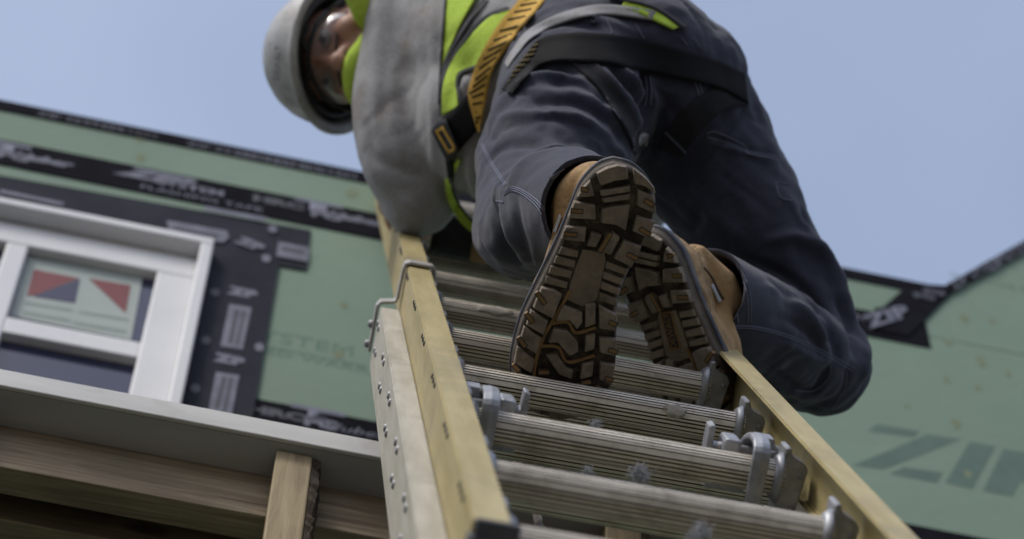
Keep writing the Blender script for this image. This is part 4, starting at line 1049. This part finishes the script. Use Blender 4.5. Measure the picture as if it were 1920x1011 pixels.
    for l in LUGS: slab(inset(conv(l), .0002), -LUGH*random.uniform(.93, 1.05), .0002, 'lug', 'tread_lug') if False else slab(conv(l), -LUGH*random.uniform(.94, 1.04), .0002, 'lug', 'tread_lug')
    for l in RIBS: slab(conv(l), -.0034, .0002, 'arch', 'arch_rib', .0009, .0012)
    for l in INS:
        q = catmull(conv(l), 3*len(l)+2); w = .0019 if len(l) < 4 else .0017
        zt = -LUGH*1.045-.0004 if len(l) < 4 else -.0045
        if len(l) < 4: q = q.mean(0)+(q-q.mean(0))*.86
        T = np.gradient(q, axis=0); T /= np.linalg.norm(T, axis=1)[:, None]; Nn = np.stack([-T[:, 1], T[:, 0]], 1)
        L_, R_ = q+Nn*w, q-Nn*w; k = len(q); vs = [B.w(*a, zt) for a in L_]+[B.w(*a, zt) for a in R_]+[B.w(*a, .0) for a in L_]+[B.w(*a, .0) for a in R_]
        fs = []
        for i in range(k-1): fs += [(i, i+1, k+i+1, k+i), (i, 2*k+i, 2*k+i+1, i+1), (k+i, k+i+1, 3*k+i+1, 3*k+i)]
        fs += [(0, k, 3*k, 2*k), (k-1, 3*k-1, 4*k-1, 2*k-1)]
        link('tread_insert', mk(vs, fs), 'insert', o)
        if len(l) < 4:      # dark slot round the insert
            s2 = [tuple(a) for a in np.vstack([q[0]-T[0]*.001+Nn[0]*(w+.0011), q[-1]+T[-1]*.001+Nn[-1]*(w+.0011), q[-1]+T[-1]*.001-Nn[-1]*(w+.0011), q[0]-T[0]*.001-Nn[0]*(w+.0011)])]
            vs = [B.w(a, b2, -LUGH*1.045-.0002) for a, b2 in s2]; link('insert_slot', mk(vs, [(0, 1, 2, 3)]), 'rubber', o)
    # maker's plate under the arch
    if B.side < 0:
        pc = np.array([np.mean([p[0] for p in conv([(360, 490)])]), conv([(360, 490)])[0][1]])
        for dx, dy, z, m_ in ((.0085, .024, -.0030, 'insert'), (.0065, .022, -.0034, 'sole')):
            slab([(pc[0]-dx, pc[1]-dy), (pc[0]+dx, pc[1]-dy), (pc[0]+dx, pc[1]+dy), (pc[0]-dx, pc[1]+dy)], z, -.0005, m_, 'maker_plate', .0008, .0005)
        me = text_mesh('DEWALT', .011); Vt = getv(me); Q = np.array([B.w(pc[0]+v[1], pc[1]-v[0], -.0038) for v in Vt]); me.vertices.foreach_set('co', Q.ravel()); me.update(); link('maker_lettering', me, 'insert', o)
    # collar inside the shaft top
    return o, me
BL, _ = boot(bl_, 'muddy boot seen sole-on, higher heel in the middle of the picture')
BR, _ = boot(br_, 'tan boot turned outwards, half hidden behind the muddy sole')
BBR = bvh(BR.data); BBL = bvh(BL.data)
# stitching and tags on the uppers
def z5(l): return [(1140+x/2.973, 420+y/2.973) for x, y in l]
for l in ([(470, 110), (520, 180), (530, 240), (490, 310), (445, 360)], [(460, 125), (510, 190), (518, 240), (480, 305), (445, 348)], [(495, 330), (540, 400), (560, 480), (540, 580)], [(505, 328), (552, 400), (572, 480), (552, 570)]):
    c = catmull(z5(l), 40); parts = []
    for i in range(0, 38, 2): parts.append(stitch([c[i], c[i+1]], [BBR], .0009, 3, .0008))
    v, f = merge(parts); s_ = link('stitching', mk(v, f), 'tanstitch', BR); s_['kind'] = 'stuff'
v, f = stitch(z5([(535, 245), (580, 300), (620, 380), (645, 420)]), [BBR], .0016, 20, 0); link('piping', mk(v, f, True), 'collar', BR)
ribbon('boot_tag', z5([(572, 345), (615, 440)]), z5([(588, 332), (634, 432)]), [BBR], 'tag', BR, .003, .002, 8, 3, 0)
ribbon('boot_tag', z3([(528, 655), (568, 545)]), z3([(545, 665), (584, 560)]), [BBL, bvh(tr)], 'tag', BL, .003, .002, 8, 3, 0)
ribbon('boot_guard', z5([(300, 60), (360, 150), (390, 260), (440, 400), (455, 560), (480, 720)]), z5([(330, 75), (410, 160), (435, 260), (470, 410), (485, 560), (490, 720)]), [BBR], 'midsole', BR, .0025, .003, 30, 5, 2)

# ---- stitching on the trousers
seams = [z2([(205, 685), (250, 770), (300, 850), (318, 880)]), z2([(213, 680), (258, 765), (308, 845), (326, 875)]),
         z3([(225, 415), (270, 385), (340, 410), (420, 470), (470, 530)]), z3([(225, 405), (275, 375), (345, 400), (430, 460), (490, 535)]), z3([(220, 425), (268, 397), (335, 422), (410, 482), (455, 545)]),
         z3([(165, 460), (215, 470)]), z3([(515, 325), (600, 275), (700, 240), (820, 228)]), z3([(508, 315), (600, 262), (700, 228), (830, 218)]),
         z8b([(255, 710), (340, 712), (430, 735), (520, 775), (610, 825)]), z8b([(258, 716), (340, 718), (428, 741), (516, 781), (605, 832)]),
         z8b([(265, 530), (285, 600), (295, 700)]), z8b([(290, 540), (318, 620), (322, 700)]), z8b([(300, 545), (326, 620), (330, 700)]),
         z8b([(210, 190), (235, 185), (310, 220), (320, 235), (400, 250)]), z8b([(212, 198), (310, 228), (322, 243), (398, 258)]),
         z8b([(397, 320), (408, 360), (440, 370)]), z8b([(397, 320), (430, 325)]), z8b([(545, 810), (540, 850), (500, 885), (450, 885)]), z8b([(585, 815), (585, 870), (550, 930), (520, 950)]),
         z2([(985, 360), (992, 430), (985, 500)]), z2([(1008, 360), (1015, 430), (1010, 500)]), z2([(1222, 390), (1242, 455)]), z2([(1240, 390), (1258, 450)]),
         z2([(800, 90), (815, 120), (830, 158)]), z2([(940, 115), (980, 185)]), z2([(1155, 180), (1185, 215)]), z2([(1215, 185), (1245, 225)])]
for l in seams:
    c = catmull(l, max(30, int(len(l)*14))); parts = []
    parts.append(stitch(l, [BT], .0009, max(30, len(l)*12), .0006))
    v, f = merge(parts); s_ = link('stitching', mk(v, f), 'stitch', trousers); s_['kind'] = 'stuff'
v, f = merge([stitch(z2([(725, 80), (750, 85), (752, 105), (728, 108)]), [BT], .003, 12)]); link('belt_loop', mk(v, f, True), 'denim', trousers)

# ---- hi-vis vest panels, straps and buckles
def z1(l): return [(660+x/2.197, y/2.197) for x, y in l]
T2 = [BS, BT]
vest = ribbon('hi_vis_vest', z1([(384, -20), (376, 100), (370, 200), (364, 275)]), z1([(520, -20), (452, 95), (395, 215), (366, 285)]), [BS], 'vest', person, .008, .005, 30, 10)
def vp(nm, a, b_, m_='vest', off=.009, th=.005, n=36, m=10, tr_=None, par=None): return ribbon(nm, z1(a), z1(b_), tr_ or [BS], m_, par or vest, off, th, n, m)
vp('vest_panel', [(648, 40), (560, 75), (455, 185), (395, 285), (372, 370), (368, 478)], [(658, 75), (625, 130), (540, 265), (445, 300), (432, 375), (440, 440)])
vp('vest_trim', [(640, 25), (540, 70), (440, 180), (382, 280), (362, 370), (358, 478)], [(650, 38), (556, 80), (452, 190), (392, 288), (369, 372), (366, 482)], 'vestdark', .0105, .004)
vp('vest_trim', [(545, -10), (470, 85), (395, 215), (362, 300)], [(560, -10), (482, 92), (405, 225), (368, 310)], 'vestdark', .0095, .004)
vp('vest_trim', [(535, 262), (445, 292), (425, 340), (432, 380), (445, 435)], [(540, 272), (455, 302), (437, 342), (442, 380), (456, 432)], 'vestdark', .0105, .004)
vp('vest_trim', [(380, -10), (371, 100), (362, 220), (356, 330), (352, 430)], [(389, -10), (380, 100), (371, 220), (365, 330), (361, 430)], 'vestdark', .012, .006, 40, 3)
vp('vest_hem', [(382, 735), (395, 830), (450, 920), (530, 980), (630, 1010)], [(402, 735), (420, 810), (475, 895), (550, 955), (640, 985)], 'vest', .010, .006, 40, 5)
vp('vest_trim', [(402, 735), (420, 810), (475, 895), (550, 955), (640, 985)], [(410, 735), (428, 805), (482, 888), (556, 948), (645, 977)], 'vestdark', .0105, .005, 40, 3)
vp('vest_panel', [(400, 720), (410, 690), (440, 650)], [(415, 735), (430, 700), (447, 665)], 'vest', .009, .004, 10, 4)
ribbon('vest_hem', [(1175, -6), (1225, 15), (1280, 48)], [(1165, 12), (1215, 34), (1262, 56)], [BT, BS], 'vest', vest, .006, .005, 20, 4)
ribbon('vest_trim', [(1140, -12), (1225, 8), (1290, 50)], [(1140, -4), (1222, 16), (1280, 55)], [BT, BS], 'vestdark', vest, .008, .004, 20, 3)
ribbon('shirt_hem', [(946, 118), (962, 90), (990, 56), (1050, 25), (1130, 8), (1230, 20)], [(952, 128), (972, 100), (1003, 68), (1060, 42), (1130, 28), (1222, 38)], [BT, BS], 'shirt', shirt, .006, .005, 40, 5)
# collar round the neck
for a in ([P(650, -50, 4.665), P(668, -12, 4.66), P(684, 25, 4.66), P(698, 62, 4.67)], [P(698, 62, 4.67), P(680, 96, 4.655), P(668, 122, 4.645), P(665, 150, 4.645), P(672, 182, 4.65), P(694, 208, 4.67)]):
    v, f = tubeg(catmull(a, 20), np.interp(np.linspace(0, 1, 20), [0, .3, .7, 1], [.012, .019, .019, .010]), 12, True, .7); link('vest_collar', mk(v, f, True), 'vest', vest)
harness = ribbon('harness', [(940, 168), (985, 105), (1010, 74), (1060, 62), (1150, 65), (1250, 85), (1340, 112), (1397, 137)], [(960, 178), (1000, 132), (1035, 117), (1080, 116), (1150, 122), (1250, 143), (1350, 166), (1404, 197)], T2, 'webbing', person, .007, .004, 60, 8, 6)
ribbon('leg_strap', z2([(630, 295), (740, 400), (830, 520), (900, 640), (935, 740)]), z2([(760, 300), (850, 400), (920, 500), (965, 600), (985, 700)]), [BT], 'legweb', harness, .003, .003, 30, 6, 3)
ribbon('leg_strap', z2([(1330, 395), (1190, 500), (1090, 610), (1040, 700)]), z2([(1462, 492), (1340, 540), (1230, 650), (1150, 750)]), [BT], 'legweb', harness, .003, .003, 30, 6, 3)
ribbon('strap_buckle', z2([(955, 640), (985, 630), (1003, 640)]), z2([(955, 690), (975, 695), (995, 690)]), [BT], 'bracket', harness, .010, .005, 8, 4, 0)
for i in range(9): 
    x = 1075+i*11; y = 628+i*11
    ribbon('strap_stitch', z2([(x, y), (x+13, y-3)]), z2([(x+5, y+9), (x+16, y+8)]), [BT], 'stitch', harness, .0095, .002, 3, 3, 0)
for i in range(6):
    for j in range(4):
        t_ = i/6; x0 = 332+t_*130; y0 = 372-t_*150; dx = 18; x = x0+j*9; y = y0-j*22+14
        ribbon('strap_print', z2([(x, y), (x+16, y-12)]), z2([(x+3, y+6), (x+19, y-6)]), T2, 'yellow_print', harness, .0125, .001, 3, 2, 0)
ys = ribbon('chest_strap', [(985, -30), (972, 0), (935, 45), (900, 105), (880, 160), (879, 190), (895, 246)], [(1035, -30), (1022, 0), (990, 40), (955, 85), (925, 130), (911, 190), (899, 250)], T2, 'yellow_web', harness, .014, .005, 40, 6, 6)
for i in range(16):
    t_ = i/15; a = catmull([(985, -30), (972, 0), (935, 45), (900, 105), (880, 160), (879, 190), (895, 246)], 60)[int(6+t_*48)]; b_ = catmull([(1035, -30), (1022, 0), (990, 40), (955, 85), (925, 130), (911, 190), (899, 250)], 60)[int(6+t_*48)]
    d = b_-a; p0 = a+d*.18; p1 = a+d*.80
    ribbon('strap_print', [p0, p1+np.array([0, -5])], [p0+np.array([1, 3.2]), p1+np.array([1, -2])], [bvh(ys.data)], 'webbing', ys, .001, .0008, 5, 2, 0)
ribbon('waist_strap', [(828, 222), (850, 205), (873, 180), (882, 170)], [(850, 300), (868, 275), (890, 250), (903, 236)], [BS, BT], 'webbing', harness, .014, .004, 20, 6, 4)
bk = ribbon('buckle', [(808, 245), (822, 228), (835, 222)], [(838, 305), (850, 295), (862, 285)], [BS], 'rubber', harness, .024, .010, 12, 6, 4)
BB = bvh(bk.data)
for a, b_ in (([(815, 246), (840, 288)], [(819, 243), (844, 285)]), ([(826, 239), (851, 280)], [(830, 236), (855, 277)]), ([(815, 246), (826, 239)], [(818, 251), (829, 244)]), ([(838, 284), (851, 277)], [(841, 289), (854, 282)])):
    ribbon('buckle_mark', a, b_, [BB], 'yellow_web', bk, .0012, .001, 6, 3, 0)
ribbon('buckle_tail', [(835, 300), (838, 325), (842, 345)], [(848, 296), (852, 318), (850, 340)], [BS], 'webbing', harness, .01, .004, 10, 4, 2)
# leather pouch on the belt, under the hem
def tf(x, y, z): return P(890, 452, 4.66)+x*WD([1, .18, 0])+y*WD([-.18, 1, 0])+z*WD([0, 0, 1])
tp = link('tool_pouch', boxm(tf, (-.062, -.03, -.03), (.05, .03, .06), .012), 'rubber', person)
link('pouch_flap', boxm(tf, (-.002, -.026, -.042), (.024, .030, -.031), .004), 'leather', tp)
link('pouch_strap', boxm(tf, (.030, -.024, -.038), (.040, .028, -.031), .003), 'leather', tp)
# faded print on the hat
me = text_mesh('DEWALT', .018); Vt = getv(me); Q = []
for v in Vt:
    px, py = 520-v[1]*900+v[0]*60, 118-v[0]*900
    h = cast(px, py, [BH_]); z = to_px(np.array(h[0]))[2] if h else 4.70
    Q.append(P(px, py, z-.001))
me.vertices.foreach_set('co', np.array(Q).ravel()); me.update(); link('hat_lettering', me, 'helmprint', hat)
